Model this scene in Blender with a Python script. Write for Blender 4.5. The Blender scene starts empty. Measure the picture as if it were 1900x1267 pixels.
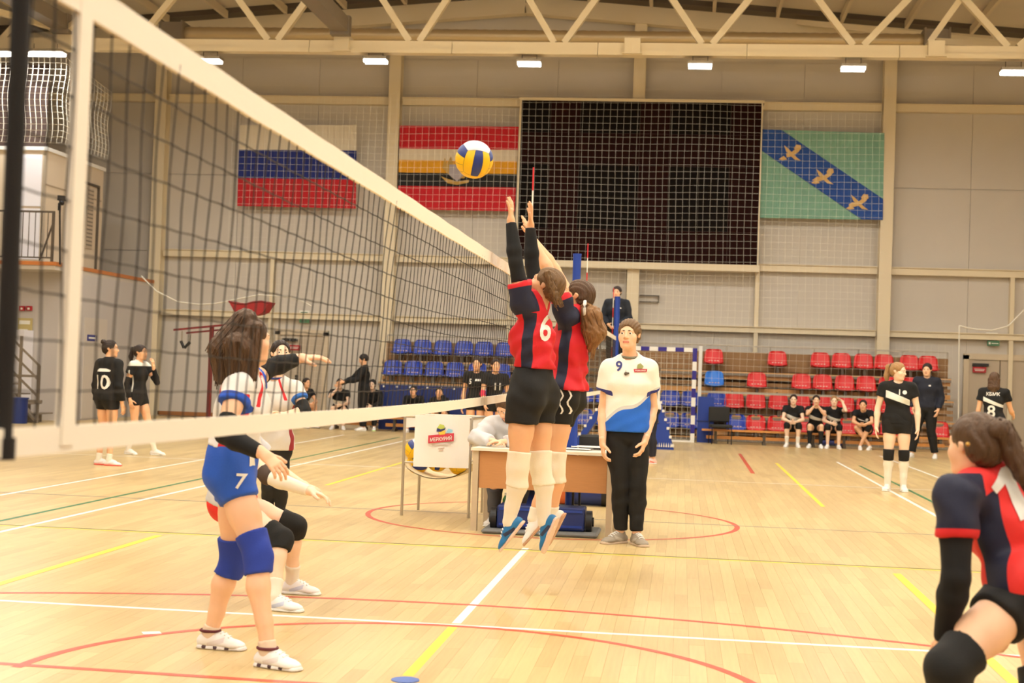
import bpy, bmesh, math, random
import numpy as np
from mathutils import Vector, Matrix
from mathutils.bvhtree import BVHTree
random.seed(7)
RNG = np.random.RandomState(7)
SC = bpy.context.scene
COL = SC.collection
# ------------------------------------------------------------------ camera
FPX, CX, CY, CAMH = 2780.0, 950.0, 633.5, 1.36
YAW, PITCH, ROLL = math.radians(6.5), math.atan(60 / 2780.0), 0.034
def V(*a): return np.array(a, float)
def unit(v):
    v = np.asarray(v, float); return v / max(np.linalg.norm(v), 1e-9)
_f = V(-math.sin(YAW) * math.cos(PITCH), math.cos(YAW) * math.cos(PITCH), math.sin(PITCH))
_r0 = V(math.cos(YAW), math.sin(YAW), 0)
_u0 = np.cross(_r0, _f)
_r = math.cos(ROLL) * _r0 + math.sin(ROLL) * _u0
_u = -math.sin(ROLL) * _r0 + math.cos(ROLL) * _u0
CAM = V(0, 0, CAMH)
cam = bpy.data.cameras.new('camera')
cam.sensor_width = 36.0
cam.lens = FPX / 1900.0 * 36.0
cam.clip_end = 200
cam.dof.use_dof = True
cam.dof.focus_distance = 11.0
cam.dof.aperture_fstop = 4.0
camo = bpy.data.objects.new('camera', cam)
COL.objects.link(camo)
camo.matrix_world = Matrix(((_r[0], _u[0], -_f[0], 0), (_r[1], _u[1], -_f[1], 0), (_r[2], _u[2], -_f[2], CAMH), (0, 0, 0, 1)))
SC.camera = camo
# ------------------------------------------------------------------ world, exposure, light level
SC.view_settings.view_transform = 'Standard'
SC.view_settings.look = 'None'
SC.view_settings.gamma = 1
SC.view_settings.use_curve_mapping = False
SC.view_settings.exposure = -0.66
LAMP_POWER = 20.0           # emission of the hall luminaires' diffusers
LAMP_W = 122.0              # watts of the area light in each luminaire
ADDED_UPLIGHT = 285.0             # watts of the upward light added to the overhead lamps to brighten the roof
LAMP_COL = (1.0, 1.04, 1.06)
w = bpy.data.worlds.new('hall_air'); SC.world = w; w.use_nodes = True
w.node_tree.nodes['Background'].inputs[0].default_value = (1.0, 0.93, 0.84, 1)
w.node_tree.nodes['Background'].inputs[1].default_value = 0.25

def ray(px, py): return _f + (px - CX) / FPX * _r - (py - CY) / FPX * _u
def P(px, py, D): return CAM + ray(px, py) * D          # photo pixel + depth -> point of the place
def floor_pt(px, py, z=0.0):
    d = ray(px, py); return CAM + d * ((z - CAMH) / d[2])
def on_y(px, py, Y):
    d = ray(px, py); return CAM + d * (Y / d[1])
def on_x(px, py, X):
    d = ray(px, py); return CAM + d * (X / d[0])
def depth(p): return float(np.dot(np.asarray(p) - CAM, _f))
# ------------------------------------------------------------------ materials
def lin(c):
    c = [v / 255.0 for v in c]
    return tuple((v / 12.92 if v <= 0.04045 else ((v + 0.055) / 1.055) ** 2.4) for v in c) + (1.0,)
MATS = {}
def mat(name, col, rough=0.6, metal=0.0, bump=0.0, bscale=60.0, var=0.0, emit=None, regions=None, spec=None, sub=0.0, stretch=None):
    """procedural principled material; regions = [(attribute, colour)] printed where the attribute is positive"""
    if name in MATS: return MATS[name]
    m = bpy.data.materials.new(name); m.use_nodes = True
    nt = m.node_tree; N = nt.nodes; L = nt.links; b = N['Principled BSDF']
    b.inputs['Roughness'].default_value = rough
    b.inputs['Metallic'].default_value = metal
    if spec is not None: b.inputs['Specular IOR Level'].default_value = spec
    if sub:
        b.inputs['Subsurface Weight'].default_value = sub
        b.inputs['Subsurface Radius'].default_value = (0.02, 0.008, 0.004)
    cur = None
    def rgb(c):
        n = N.new('ShaderNodeRGB'); n.outputs[0].default_value = lin(c); return n.outputs[0]
    cur = rgb(col)
    for (at, c) in (regions or []):
        a = N.new('ShaderNodeAttribute'); a.attribute_name = at
        g = N.new('ShaderNodeMath'); g.operation = 'GREATER_THAN'; g.inputs[1].default_value = 0.0
        L.new(a.outputs['Fac'], g.inputs[0])
        mx = N.new('ShaderNodeMix'); mx.data_type = 'RGBA'
        L.new(g.outputs[0], mx.inputs[0]); L.new(cur, mx.inputs[6]); L.new(rgb(c), mx.inputs[7])
        cur = mx.outputs[2]
    if var or bump:
        tc = N.new('ShaderNodeTexCoord'); vec = tc.outputs['Object']
        if stretch:
            mp = N.new('ShaderNodeMapping'); mp.inputs['Scale'].default_value = stretch
            L.new(vec, mp.inputs[0]); vec = mp.outputs[0]
        no = N.new('ShaderNodeTexNoise'); no.inputs['Scale'].default_value = bscale; no.inputs['Detail'].default_value = 4
        L.new(vec, no.inputs['Vector'])
        if var:
            r = N.new('ShaderNodeMapRange'); r.inputs[3].default_value = 1 - var; r.inputs[4].default_value = 1 + var
            L.new(no.outputs['Fac'], r.inputs[0])
            h = N.new('ShaderNodeHueSaturation'); L.new(r.outputs[0], h.inputs['Value']); L.new(cur, h.inputs['Color'])
            cur = h.outputs[0]
        if bump:
            bp = N.new('ShaderNodeBump'); bp.inputs['Strength'].default_value = bump; bp.inputs['Distance'].default_value = 0.01
            L.new(no.outputs['Fac'], bp.inputs['Height']); L.new(bp.outputs[0], b.inputs['Normal'])
    L.new(cur, b.inputs['Base Color'])
    if emit:
        b.inputs['Emission Color'].default_value = tuple(emit[:3]) + (1,)
        b.inputs['Emission Strength'].default_value = emit[3]
    MATS[name] = m
    return m
# ------------------------------------------------------------------ objects
def link(o, parent=None, loc=None):
    COL.objects.link(o)
    if parent is not None:
        o.parent = parent
        if parent.parent is None:
            o.matrix_parent_inverse = Matrix.Translation(-parent.location)
    return o
def thing(name, label, cat, loc=(0, 0, 0), group=None):
    o = bpy.data.objects.new(name, None); COL.objects.link(o)
    o.empty_display_size = 0.1
    o.location = Vector([float(v) for v in loc]); o['label'] = label; o['category'] = cat
    if group: o['group'] = group
    return o
def tag(o, label, cat, group=None):
    o['label'] = label; o['category'] = cat
    if group: o['group'] = group
    return o
def np_mesh(name, verts, faces, m, parent=None, attrs=None, smooth=True, mats=None, midx=None):
    me = bpy.data.meshes.new(name)
    verts = np.asarray(verts, np.float32); faces = np.asarray(faces, np.int32)
    nf, k = faces.shape
    me.vertices.add(len(verts)); me.vertices.foreach_set('co', verts.ravel())
    me.loops.add(nf * k); me.loops.foreach_set('vertex_index', faces.ravel())
    me.polygons.add(nf)
    me.polygons.foreach_set('loop_start', np.arange(nf, dtype=np.int32) * k)
    me.polygons.foreach_set('loop_total', np.full(nf, k, np.int32))
    if smooth: me.polygons.foreach_set('use_smooth', np.ones(nf, bool))
    for mm in (mats or [m]): me.materials.append(mm)
    if midx is not None: me.polygons.foreach_set('material_index', np.asarray(midx, np.int32))
    for a, vals in (attrs or {}).items():
        at = me.attributes.new(a, 'FLOAT', 'POINT'); at.data.foreach_set('value', np.asarray(vals, np.float32))
    me.update(calc_edges=True); me.validate()
    o = bpy.data.objects.new(name, me)
    return link(o, parent)
def frame(d, up=(0, 0, 1)):
    d = unit(d); up = np.asarray(up, float)
    if abs(np.dot(d, up)) > 0.98: up = V(0, 1, 0) if abs(d[1]) < 0.9 else V(1, 0, 0)
    s = unit(np.cross(d, up)); return d, s, np.cross(s, d)
class MB:
    def __init__(self): self.v = []; self.f = []; self.m = []; self.s = []
    def add(self, vs, fs, mi=0, sm=False):
        b = len(self.v); self.v += [tuple(float(c) for c in p) for p in vs]
        for f in fs: self.f.append([i + b for i in f]); self.m.append(mi); self.s.append(sm)
        return self
    def hexa(self, p, mi=0):  # 8 points: bottom 4 ccw, top 4 ccw
        return self.add(p, [(3, 2, 1, 0), (4, 5, 6, 7), (0, 1, 5, 4), (1, 2, 6, 5), (2, 3, 7, 6), (3, 0, 4, 7)], mi)
    def box(self, lo, hi, mi=0):
        (a, b, c), (d, e, f) = lo, hi
        return self.hexa([(a, b, c), (d, b, c), (d, e, c), (a, e, c), (a, b, f), (d, b, f), (d, e, f), (a, e, f)], mi)
    def cbox(self, c, s, mi=0, rz=0.0):
        co, si = math.cos(rz), math.sin(rz); p = []
        for z in (-1, 1):
            for x, y in ((-1, -1), (1, -1), (1, 1), (-1, 1)):
                dx, dy = x * s[0] / 2, y * s[1] / 2
                p.append((c[0] + dx * co - dy * si, c[1] + dx * si + dy * co, c[2] + z * s[2] / 2))
        return self.hexa(p, mi)
    def beam(self, a, b, w, h, up=(0, 0, 1), mi=0):
        a, b = np.asarray(a, float), np.asarray(b, float)
        d, s, u = frame(b - a, up); p = []
        for e in (a, b):
            for x, y in ((-1, -1), (1, -1), (1, 1), (-1, 1)): p.append(e + s * x * w / 2 + u * y * h / 2)
        q = p[:4] + p[4:]
        return self.hexa(q, mi)
    def cyl(self, a, b, r, n=10, r2=None, mi=0, up=(0, 0, 1)):
        a, b = np.asarray(a, float), np.asarray(b, float); r2 = r if r2 is None else r2
        d, s, u = frame(b - a, up); vs = []
        for e, q in ((a, r), (b, r2)):
            for i in range(n):
                t = 2 * math.pi * i / n; vs.append(e + s * math.cos(t) * q + u * math.sin(t) * q)
        self.add(vs, [(i, (i + 1) % n, n + (i + 1) % n, n + i) for i in range(n)], mi, True)
        self.add(vs[:n], [tuple(range(n))[::-1]], mi); self.add(vs[n:], [tuple(range(n))], mi)
        return self
    def tube(self, pts, r, n=4, mi=0, closed=False, up=(0, 0, 1)):
        pts = [np.asarray(p, float) for p in pts]; vs = []; m = len(pts)
        for i, p in enumerate(pts):
            d = pts[min(i + 1, m - 1)] - pts[max(i - 1, 0)]
            _, s, u = frame(d, up)
            for k in range(n):
                t = 2 * math.pi * (k + 0.5) / n; vs.append(p + s * math.cos(t) * r + u * math.sin(t) * r)
        fs = []
        for i in range(m - 1):
            for k in range(n): fs.append((i * n + k, i * n + (k + 1) % n, (i + 1) * n + (k + 1) % n, (i + 1) * n + k))
        self.add(vs, fs, mi, n > 4)
        self.add(vs[:n], [tuple(range(n))[::-1]], mi); self.add(vs[-n:], [tuple(range(n))], mi)
        return self
    def ribbon(self, pts, half, th, mi=0):   # flat strip on the floor along pts
        pts = [np.asarray(p, float) for p in pts]; vs = []; m = len(pts)
        for i, p in enumerate(pts):
            d = unit(pts[min(i + 1, m - 1)] - pts[max(i - 1, 0)]); s = V(d[1], -d[0], 0)
            for sx, z in ((-1, 0), (1, 0), (1, th), (-1, th)): vs.append(p + s * sx * half + V(0, 0, z))
        fs = []
        for i in range(m - 1):
            for k in range(4): fs.append((i * 4 + k, i * 4 + (k + 1) % 4, (i + 1) * 4 + (k + 1) % 4, (i + 1) * 4 + k))
        self.add(vs, fs, mi); self.add(vs[:4], [(3, 2, 1, 0)], mi); self.add(vs[-4:], [(0, 1, 2, 3)], mi)
        return self
    def ball(self, c, r, n=10, k=6, mi=0, sc=(1, 1, 1)):
        vs = [(c[0], c[1], c[2] - r * sc[2])]
        for j in range(1, k):
            t = math.pi * j / k - math.pi / 2
            for i in range(n):
                a = 2 * math.pi * i / n
                vs.append((c[0] + r * math.cos(t) * math.cos(a) * sc[0], c[1] + r * math.cos(t) * math.sin(a) * sc[1], c[2] + r * math.sin(t) * sc[2]))
        vs.append((c[0], c[1], c[2] + r * sc[2])); fs = []
        for i in range(n):
            fs.append((0, 1 + (i + 1) % n, 1 + i)); b = 1 + (k - 2) * n
            fs.append((len(vs) - 1, b + i, b + (i + 1) % n))
            for j in range(k - 2):
                a = 1 + j * n; fs.append((a + i, a + (i + 1) % n, a + n + (i + 1) % n, a + n + i))
        return self.add(vs, fs, mi, True)
    def build(self, name, m, parent=None):
        me = bpy.data.meshes.new(name); me.from_pydata(self.v, [], self.f)
        for mm in (m if isinstance(m, (list, tuple)) else [m]): me.materials.append(mm)
        me.polygons.foreach_set('material_index', self.m); me.polygons.foreach_set('use_smooth', self.s)
        me.update()
        return link(bpy.data.objects.new(name, me), parent)
def struct(o): o['kind'] = 'structure'; return o
def stuff(o): o['kind'] = 'stuff'; return o
# ------------------------------------------------------------------ lettering (made while the scene is still empty)
TXT = {}
def text_mesh(body, maxlen=0.0):
    """flat mesh of the lettering, height of a capital about 1, centred on the origin"""
    key = (body, maxlen)
    if key in TXT: return TXT[key]
    cu = bpy.data.curves.new('lettering', 'FONT'); cu.body = body; cu.size = 1.4; cu.resolution_u = 3; cu.offset = 0.025
    o = bpy.data.objects.new('lettering', cu); COL.objects.link(o)
    dg = bpy.context.evaluated_depsgraph_get()
    me = bpy.data.meshes.new_from_object(o.evaluated_get(dg))
    bpy.data.objects.remove(o); bpy.data.curves.remove(cu)
    bm = bmesh.new(); bm.from_mesh(me); bpy.data.meshes.remove(me)
    bmesh.ops.triangulate(bm, faces=bm.faces[:])
    for _ in range(4):
        if not maxlen: break
        es = [e for e in bm.edges if e.calc_length() > maxlen]
        if not es: break
        bmesh.ops.subdivide_edges(bm, edges=es, cuts=1); bmesh.ops.triangulate(bm, faces=bm.faces[:])
    v = np.array([x.co[:2] for x in bm.verts]); f = [[q.index for q in t.verts] for t in bm.faces]
    bm.free()
    v = v - (v.max(0) + v.min(0)) / 2
    v /= (v[:, 1].max() - v[:, 1].min())
    TXT[key] = (v, np.array(f, np.int32))
    return TXT[key]
def flat_text(name, body, c, right, up, size, m, parent, off=0.004, width=None):
    v, f = text_mesh(body); n = np.cross(unit(right), unit(up))
    sx = size if width is None else width / (v[:, 0].max() - v[:, 0].min())
    p = np.asarray(c) + v[:, :1] * sx * unit(right) + v[:, 1:] * size * unit(up) + n * off
    return np_mesh(name, p, f, m, parent, smooth=False)
for _t in ('МЕРКУРИЙ', '6', '7', '9', '10', '5', '11', '13', '1', '8', '14', 'КБМК'): text_mesh(_t)
for _t in ('6', '1', '7', '9', '10', '5', '11', '13', '14', '8'): text_mesh(_t, 0.12)
for _t in ('МЕРКУРИЙ', 'КБМК'): text_mesh(_t, 0.4)
# ================================================================== THE HALL
W = 36.9
M_wall = mat('painted_panel', (205, 196, 184), 0.75, var=0.03, bscale=2.0)
M_wallL = mat('gallery_wall_paint', (198, 191, 186), 0.75, var=0.03, bscale=2.0)
M_steel = mat('cream_steel', (228, 212, 180), 0.5)
M_dark = mat('dark_steel', (88, 76, 62), 0.6)
M_grey = mat('grey_steel', (128, 116, 102), 0.55)
M_black = mat('black_plastic', (22, 20, 20), 0.5)
M_white = mat('white_paint', (236, 232, 224), 0.5)
M_roof = mat('roof_sheet', (226, 214, 192), 0.7, var=0.04, bscale=1.5)
M_cord = mat('white_cord', (222, 214, 196), 0.7)
M_blue = mat('court_blue', (20, 58, 150), 0.45)
M_navy = mat('navy_vinyl', (16, 40, 104), 0.45)
M_wood = mat('bench_wood', (206, 140, 70), 0.4, var=0.15, bscale=8.0)
M_red = mat('seat_red', (214, 24, 30), 0.35)
M_sblue = mat('seat_blue', (28, 62, 170), 0.35)
M_lblue = mat('seat_light_blue', (32, 120, 220), 0.35)
M_chrome = mat('chrome_tube', (190, 180, 165), 0.3, 0.7)

# ---- floor: slab, single boards, painted lines
fl = struct(MB().box((-20, -9, -0.25), (16, W + 0.4, -0.004)).build('floor', mat('floor_slab', (120, 88, 52), 0.7)))
def board_material():
    m = bpy.data.materials.new('maple_board'); m.use_nodes = True
    nt = m.node_tree; N = nt.nodes; L = nt.links; b = N['Principled BSDF']
    geo = N.new('ShaderNodeNewGeometry'); sep = N.new('ShaderNodeSeparateXYZ'); L.new(geo.outputs['Position'], sep.inputs[0])
    def math_(op, a, bb):
        n = N.new('ShaderNodeMath'); n.operation = op
        for i, x in enumerate((a, bb)):
            if x is None: continue
            if isinstance(x, (int, float)): n.inputs[i].default_value = x
            else: L.new(x, n.inputs[i])
        return n.outputs[0]
    row = math_('FLOOR', math_('DIVIDE', math_('ADD', sep.outputs['X'], 20.0), BW), None)
    off = math_('MULTIPLY', math_('FRACT', math_('MULTIPLY', row, 0.377), None), BL)
    col = math_('FLOOR', math_('DIVIDE', math_('ADD', math_('ADD', sep.outputs['Y'], 20.0), off), BL), None)
    cb = N.new('ShaderNodeCombineXYZ'); L.new(row, cb.inputs[0]); L.new(col, cb.inputs[1])
    wn = N.new('ShaderNodeTexWhiteNoise'); wn.noise_dimensions = '3D'; L.new(cb.outputs[0], wn.inputs['Vector'])
    mp = N.new('ShaderNodeMapping'); mp.inputs['Scale'].default_value = (60, 2.5, 1); L.new(geo.outputs['Position'], mp.inputs[0])
    no = N.new('ShaderNodeTexNoise'); no.inputs['Scale'].default_value = 1.0; no.inputs['Detail'].default_value = 5; L.new(mp.outputs[0], no.inputs['Vector'])
    n2 = N.new('ShaderNodeTexNoise'); n2.inputs['Scale'].default_value = 0.55; n2.inputs['Detail'].default_value = 3; L.new(geo.outputs['Position'], n2.inputs['Vector'])
    s = math_('ADD', math_('MULTIPLY', wn.outputs['Value'], 0.3), math_('ADD', math_('MULTIPLY', no.outputs['Fac'], 0.45), math_('MULTIPLY', n2.outputs['Fac'], 0.5)))
    cr = N.new('ShaderNodeValToRGB'); L.new(s, cr.inputs[0])
    e = cr.color_ramp.elements; e[0].position = 0.15; e[0].color = lin((176, 147, 97)); e[1].position = 1.0; e[1].color = lin((222, 196, 142))
    L.new(cr.outputs[0], b.inputs['Base Color'])
    b.inputs['Roughness'].default_value = 0.3; b.inputs['Specular IOR Level'].default_value = 0.35
    mr = N.new('ShaderNodeMapRange'); mr.inputs[3].default_value = 0.24; mr.inputs[4].default_value = 0.4; L.new(n2.outputs['Fac'], mr.inputs[0]); L.new(mr.outputs[0], b.inputs['Roughness'])
    return m
BW, BL = 0.08, 1.3
M_board = board_material()
def frac(x): return x - math.floor(x)
cells = []
for i in range(int(36 / BW)):
    x = -20 + (i + 0.5) * BW; off = frac(i * 0.377) * BL
    for j in range(int(58 / BL) + 2):
        y = -20 - off + (j + 0.5) * BL
        if y - BL / 2 < 3.5 or y - BL / 2 > W - .5: continue
        cells.append((x, y))
def seen(x, y):
    q = V(x, y, 0) - CAM; D = np.dot(q, _f)
    if D < 1: return None
    px, py = CX + FPX * np.dot(q, _r) / D, CY - FPX * np.dot(q, _u) / D
    return D if (-40 < px < 1940 and py < 1330) else None
order = sorted([(seen(x, y) or 1e9, x, y) for x, y in cells])
near = [(x, y) for d, x, y in order[:300] if d < 1e8]
nearset = set(near)
g = 0.0008
def board_mb(x=0, y=0, mb=None):
    a, b, c, d = x - BW / 2 + g / 2, x + BW / 2 - g / 2, y - BL / 2 + g / 2, y + BL / 2 - g / 2
    return (mb or MB()).add([(a, c, -0.004), (b, c, -0.004), (b, d, -0.004), (a, d, -0.004), (a, c, 0), (b, c, 0), (b, d, 0), (a, d, 0)],
                            [(4, 5, 6, 7), (0, 1, 5, 4), (1, 2, 6, 5), (2, 3, 7, 6), (3, 0, 4, 7)])
proto = board_mb().build('floor_board', M_board, fl)
proto.location = (near[0][0], near[0][1], 0)
for x, y in near[1:]:
    o = proto.copy(); COL.objects.link(o); o.location = (x, y, 0)
mb = MB()
for x, y in cells:
    if (x, y) not in nearset: board_mb(x, y, mb)
stuff(mb.build('floor_boards_beyond', M_board, fl))
# court lines: each painted line is its own strip
C_w, C_r, C_y, C_g, C_o, C_gr = (mat('line_white', (250, 246, 236), 0.35), mat('line_red', (200, 78, 52), 0.35), mat('line_yellow', (250, 222, 60), 0.35),
    mat('line_green', (42, 120, 70), 0.35), mat('line_olive', (110, 104, 48), 0.35), mat('line_grey', (140, 128, 116), 0.35))
_lz = [0.0004]
def line(pts, wd, m):
    _lz[0] += 0.00006
    p = [V(a, b, _lz[0]) for a, b in pts]
    return MB().ribbon(p, wd / 2, 0.0003).build('court_line', m, fl)
XN = -1.17
line([(XN, 8.06), (XN, 11.72)], 0.05, C_w)
line([(XN, 6.62), (XN, 7.94)], 0.05, C_y)
line([(-13, 11.66), (13, 11.54)], 0.035, C_o)
line([(-13, 11.60), (13, 11.48)], 0.035, C_y)
line([(-13, 8.06), (13, 7.93)], 0.05, C_w)
def fit_circle(p):
    p = np.array(p); A = np.c_[2 * p, np.ones(len(p))]; s = np.linalg.lstsq(A, (p ** 2).sum(1), rcond=None)[0]
    return s[0], s[1], math.sqrt(s[2] + s[0] ** 2 + s[1] ** 2)
def arc(c, r, a0, a1, n=40):
    return [(c[0] + r * math.cos(a0 + (a1 - a0) * i / n), c[1] + r * math.sin(a0 + (a1 - a0) * i / n)) for i in range(n + 1)]
cx, cy, cr_ = fit_circle([(-2.84, 6.4), (-2.76, 6.81), (-2.6, 7.21), (-2.43, 7.46), (-2.18, 7.72), (-1.78, 7.89), (-1.15, 7.95), (-.69, 7.88), (-.3, 7.66), (.06, 7.4), (.39, 6.93)])
line(arc((cx, cy), cr_, 0, math.pi), 0.05, C_r)
cx, cy, cr_ = fit_circle([(-3.86, 8.27), (-2.34, 8.65), (-1.94, 8.73), (.03, 8.56), (1.35, 8.15)])
line(arc((cx, cy), cr_, math.pi / 2 - 0.75, math.pi / 2 + 0.75), 0.05, C_r)
line([(-6, 6.46), (-1.2, 6.33), (4, 6.22)], 0.05, C_r)
line(arc((-1.18, 14.2), 1.74, 0, 2 * math.pi, 64), 0.05, C_r)
line([(-13, 14.45), (13, 14.2)], 0.04, C_gr)
line([(-5.2, 8), (-5.27, 30)], 0.05, C_w); line([(-6.55, 10), (-6.8, 30)], 0.05, C_w); line([(-5.55, 9), (-5.64, 30)], 0.05, C_g)
line([(-4.0, 6.4), (-4.03, 11.4)], 0.06, C_y); line([(-4.04, 17), (-4.06, 25.8)], 0.05, C_y)
line([(2.77, 27), (2.72, 7.9)], 0.05, C_w); line([(3.05, 26), (3.0, 9)], 0.05, C_g); line([(3.9, 30), (4.0, 10)], 0.05, C_w)
line([(1.64, 25.8), (1.61, 17.0)], 0.05, C_y); line([(1.6, 11.2), (1.58, 6.4)], 0.06, C_y)
line([(1.13, 28.6), (1.1, 22.6)], 0.06, C_r); line([(-3.6, 28.6), (-3.57, 22.6)], 0.06, C_r)
line([(-9, 20.6), (9, 20.5)], 0.05, C_w)
c = floor_pt(752, 1262)
MB().cyl(V(c[0], c[1], 0.0), V(c[0], c[1], 0.004), 0.062, 24).build('anchor_cover', mat('cover_blue', (70, 104, 180), 0.4), fl)
c = floor_pt(281, 1175)
tag(MB().cbox((c[0], c[1], 0.0025), (0.09, 0.07, 0.003), rz=0.5).build('tape_scrap', M_white), 'scrap of white tape stuck to the floor on the red arc at left', 'tape')

# ---- back wall: panels between columns and girts, gable top
wb = struct(MB().add([(-20, W, 0), (16, W, 0), (16, W, 9.0), (-4.1, W, 10.75), (-20, W, 9.4),
                      (-20, W + .3, 0), (16, W + .3, 0), (16, W + .3, 9.0), (-4.1, W + .3, 10.75), (-20, W + .3, 9.4)],
                     [(0, 1, 2, 3, 4), (9, 8, 7, 6, 5), (0, 5, 6, 1), (1, 6, 7, 2), (2, 7, 8, 3), (3, 8, 9, 4), (4, 9, 5, 0)]).build('wall_back', M_wall))
colx = [-19.31, -13.31, -7.31, -1.25, 4.75, 10.75]
for i in range(len(colx) - 1):
    n = 3; a, b = colx[i], colx[i + 1]
    for j in range(n):
        x0, x1 = a + (b - a) * j / n, a + (b - a) * (j + 1) / n
        for z0, z1 in ((0.0, 2.55), (2.57, 4.17), (4.19, 6.14), (6.16, 8.1), (8.12, 9.15)):
            if x1 < -14 and z1 < 3.3: continue
            MB().box((x0 + .004, W - 0.03, z0 + .004), (x1 - .004, W - 0.001, z1 - .004)).build('wall_panel', M_wall, wb)
for x in colx:
    top = 10.5 - 0.08 * abs(x + 4.1)
    mb = MB().box((x - .145, W - .40, 0), (x + .145, W - .38, top)).box((x - .01, W - .38, 0), (x + .01, W - .06, top)).box((x - .145, W - .06, 0), (x + .145, W - .04, top))
    mb.build('steel_column', M_steel, wb)
for i in range(len(colx) - 1):
    a, b = colx[i] + .16, colx[i + 1] - .16
    for z, hh in ((8.06, .17), (4.13, .16), (2.62, .13)):
        if a < -14 and z < 5: continue
        MB().box((a, W - .22, z - hh / 2), (b, W - .03, z + hh / 2)).box((a, W - .26, z + hh / 2), (b, W - .03, z + hh / 2 + .02)).build('wall_girt', M_steel, wb)
    MB().box(((a + b) / 2 - .05, W - .2, .0), ((a + b) / 2 + .05, W - .03, 4.05)).build('wall_post', M_steel, wb)
for s in (-1, 1):
    xe = -20 if s < 0 else 16
    z = 10.45 - .08 * abs(xe + 4.1)
    MB().beam((-4.1, W - .3, 10.45), (xe, W - .3, z), .3, .42).build('gable_rafter', M_steel, wb)
    MB().beam((-4.1, W - .7, 10.74), (xe, W - .7, z + .29), .5, .16).build('gable_shade_strip', M_dark, wb)  # dark strip standing for the shadow gap between roof deck and wall
MB().box((-13.2, W - .06, 0.02), (10, W - .03, 0.12)).build('baseboard_back', mat('brown_skirting', (160, 104, 56), 0.5), wb)
# ---- other walls and roof
struct(MB().box((-20.3, -9, 0), (-20, W, 9.6)).build('wall_left', M_wallL))
struct(MB().box((16, -9, 0), (16.3, W, 9.2)).build('wall_right', M_wall))
struct(MB().box((-20, -9.3, 0), (16, -9, 10.8)).build('wall_front', M_wall))
rf = MB()
for x0, z0, x1, z1 in ((-20, 9.5, -4.1, 10.8), (-4.1, 10.8, 16, 9.15)):
    rf.add([(x0, -9, z0), (x1, -9, z1), (x1, W, z1), (x0, W, z0), (x0, -9, z0 + .2), (x1, -9, z1 + .2), (x1, W, z1 + .2), (x0, W, z0 + .2)],
           [(3, 2, 1, 0), (4, 5, 6, 7), (0, 1, 5, 4), (1, 2, 6, 5), (2, 3, 7, 6), (3, 0, 4, 7)])
ce = struct(rf.build('ceiling', M_roof))
for x in np.arange(-19, 15.5, 1.5):
    z = 10.72 - .081 * abs(x + 4.1)
    MB().box((x - .04, -8.9, z - .18), (x + .04, W - .95, z)).build('purlin', M_steel, ce)
# ---- roof trusses across the hall
def truss(Y, label):
    t = thing('roof_truss', label, 'truss', (-2.7, Y, 8.0), 'roof trusses')
    zb, zt = 8.03, 10.1
    for a, b in zip(np.arange(-19.9, 15.9, 3.0), list(np.arange(-16.9, 15.9, 3.0)) + [15.9]):
        MB().box((a + .006, Y - .09, zb - .04), (b - .006, Y + .09, zb + .12)).box((a + .006, Y - .13, zb - .135), (b - .006, Y + .13, zb - .04), ).build('bottom_chord', M_steel, t)
    for a, b in ((-19.9, -4.1), (-4.1, 15.9)):
        MB().beam((a, Y, zt - .08 * abs(a + 4.1) + .3), (b, Y, zt - .08 * abs(b + 4.1) + .3), .16, .16).build('top_chord', M_steel, t)
    x = -17.7
    while x < 15:
        for s in (-1, 1):
            xe = x + s * 1.45
            if not -19.8 < xe < 15.8: continue
            MB().beam((x + s * .1, Y, zb + .12), (xe, Y, zt + .25 - .08 * abs(xe + 4.1)), .13, .13, (0, 1, 0)).build('diagonal', M_steel, t)
        x += 3.0
    for x in (-13.2, -7.2, -1.2, 4.8, 10.8):
        MB().box((x - .16, Y - .2, zb - .1), (x + .16, Y + .2, zb + .2)).box((x - .2, Y - .22, zb - .12), (x + .2, Y + .22, zb - .1)).build('node_block', M_steel, t)
    return t
truss(30.4, 'cream welded steel truss across the hall above the row of lamps')
t2_ = truss(24.4, 'cream welded steel truss overhead, one bay nearer than the lamp row')
for x in (-13.2, -7.2):
    t = thing('tie_beam', 'dark grey steel tie running lengthwise into the truss, %s' % ('above the blue and red flag' if x > -10 else 'above the gallery at far left'), 'beam', (x, 27.4, 8.4), 'lengthwise roof ties')
    MB().beam((x, 24.6, 8.42), (x, 30.2, 8.42), .34, .3).build('tie_box', M_grey, t)
    MB().box((x - .2, 30.0, 8.2), (x + .2, 30.2, 8.6)).build('end_plate', M_grey, t)
t = thing('wind_bracing', 'pale crossed steel braces between the trusses under the roof', 'brace', (-2, 27.4, 9))
for (a, b) in (((-13.2, 30.3, 8.3), (-10.2, 27.0, 8.7)), ((-13.2, 30.3, 8.3), (-16.2, 27.0, 8.7)), ((7.8, 33, 8.7), (2.5, 36.2, 10.0)), ((4.8, 30.6, 8.3), (10.8, 36.3, 9.4)), ((4.7, 30.5, 8.25), (5.6, 30.5, 9.6))):
    MB().beam(a, b, .12, .12).build('brace', M_steel, t)
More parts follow.
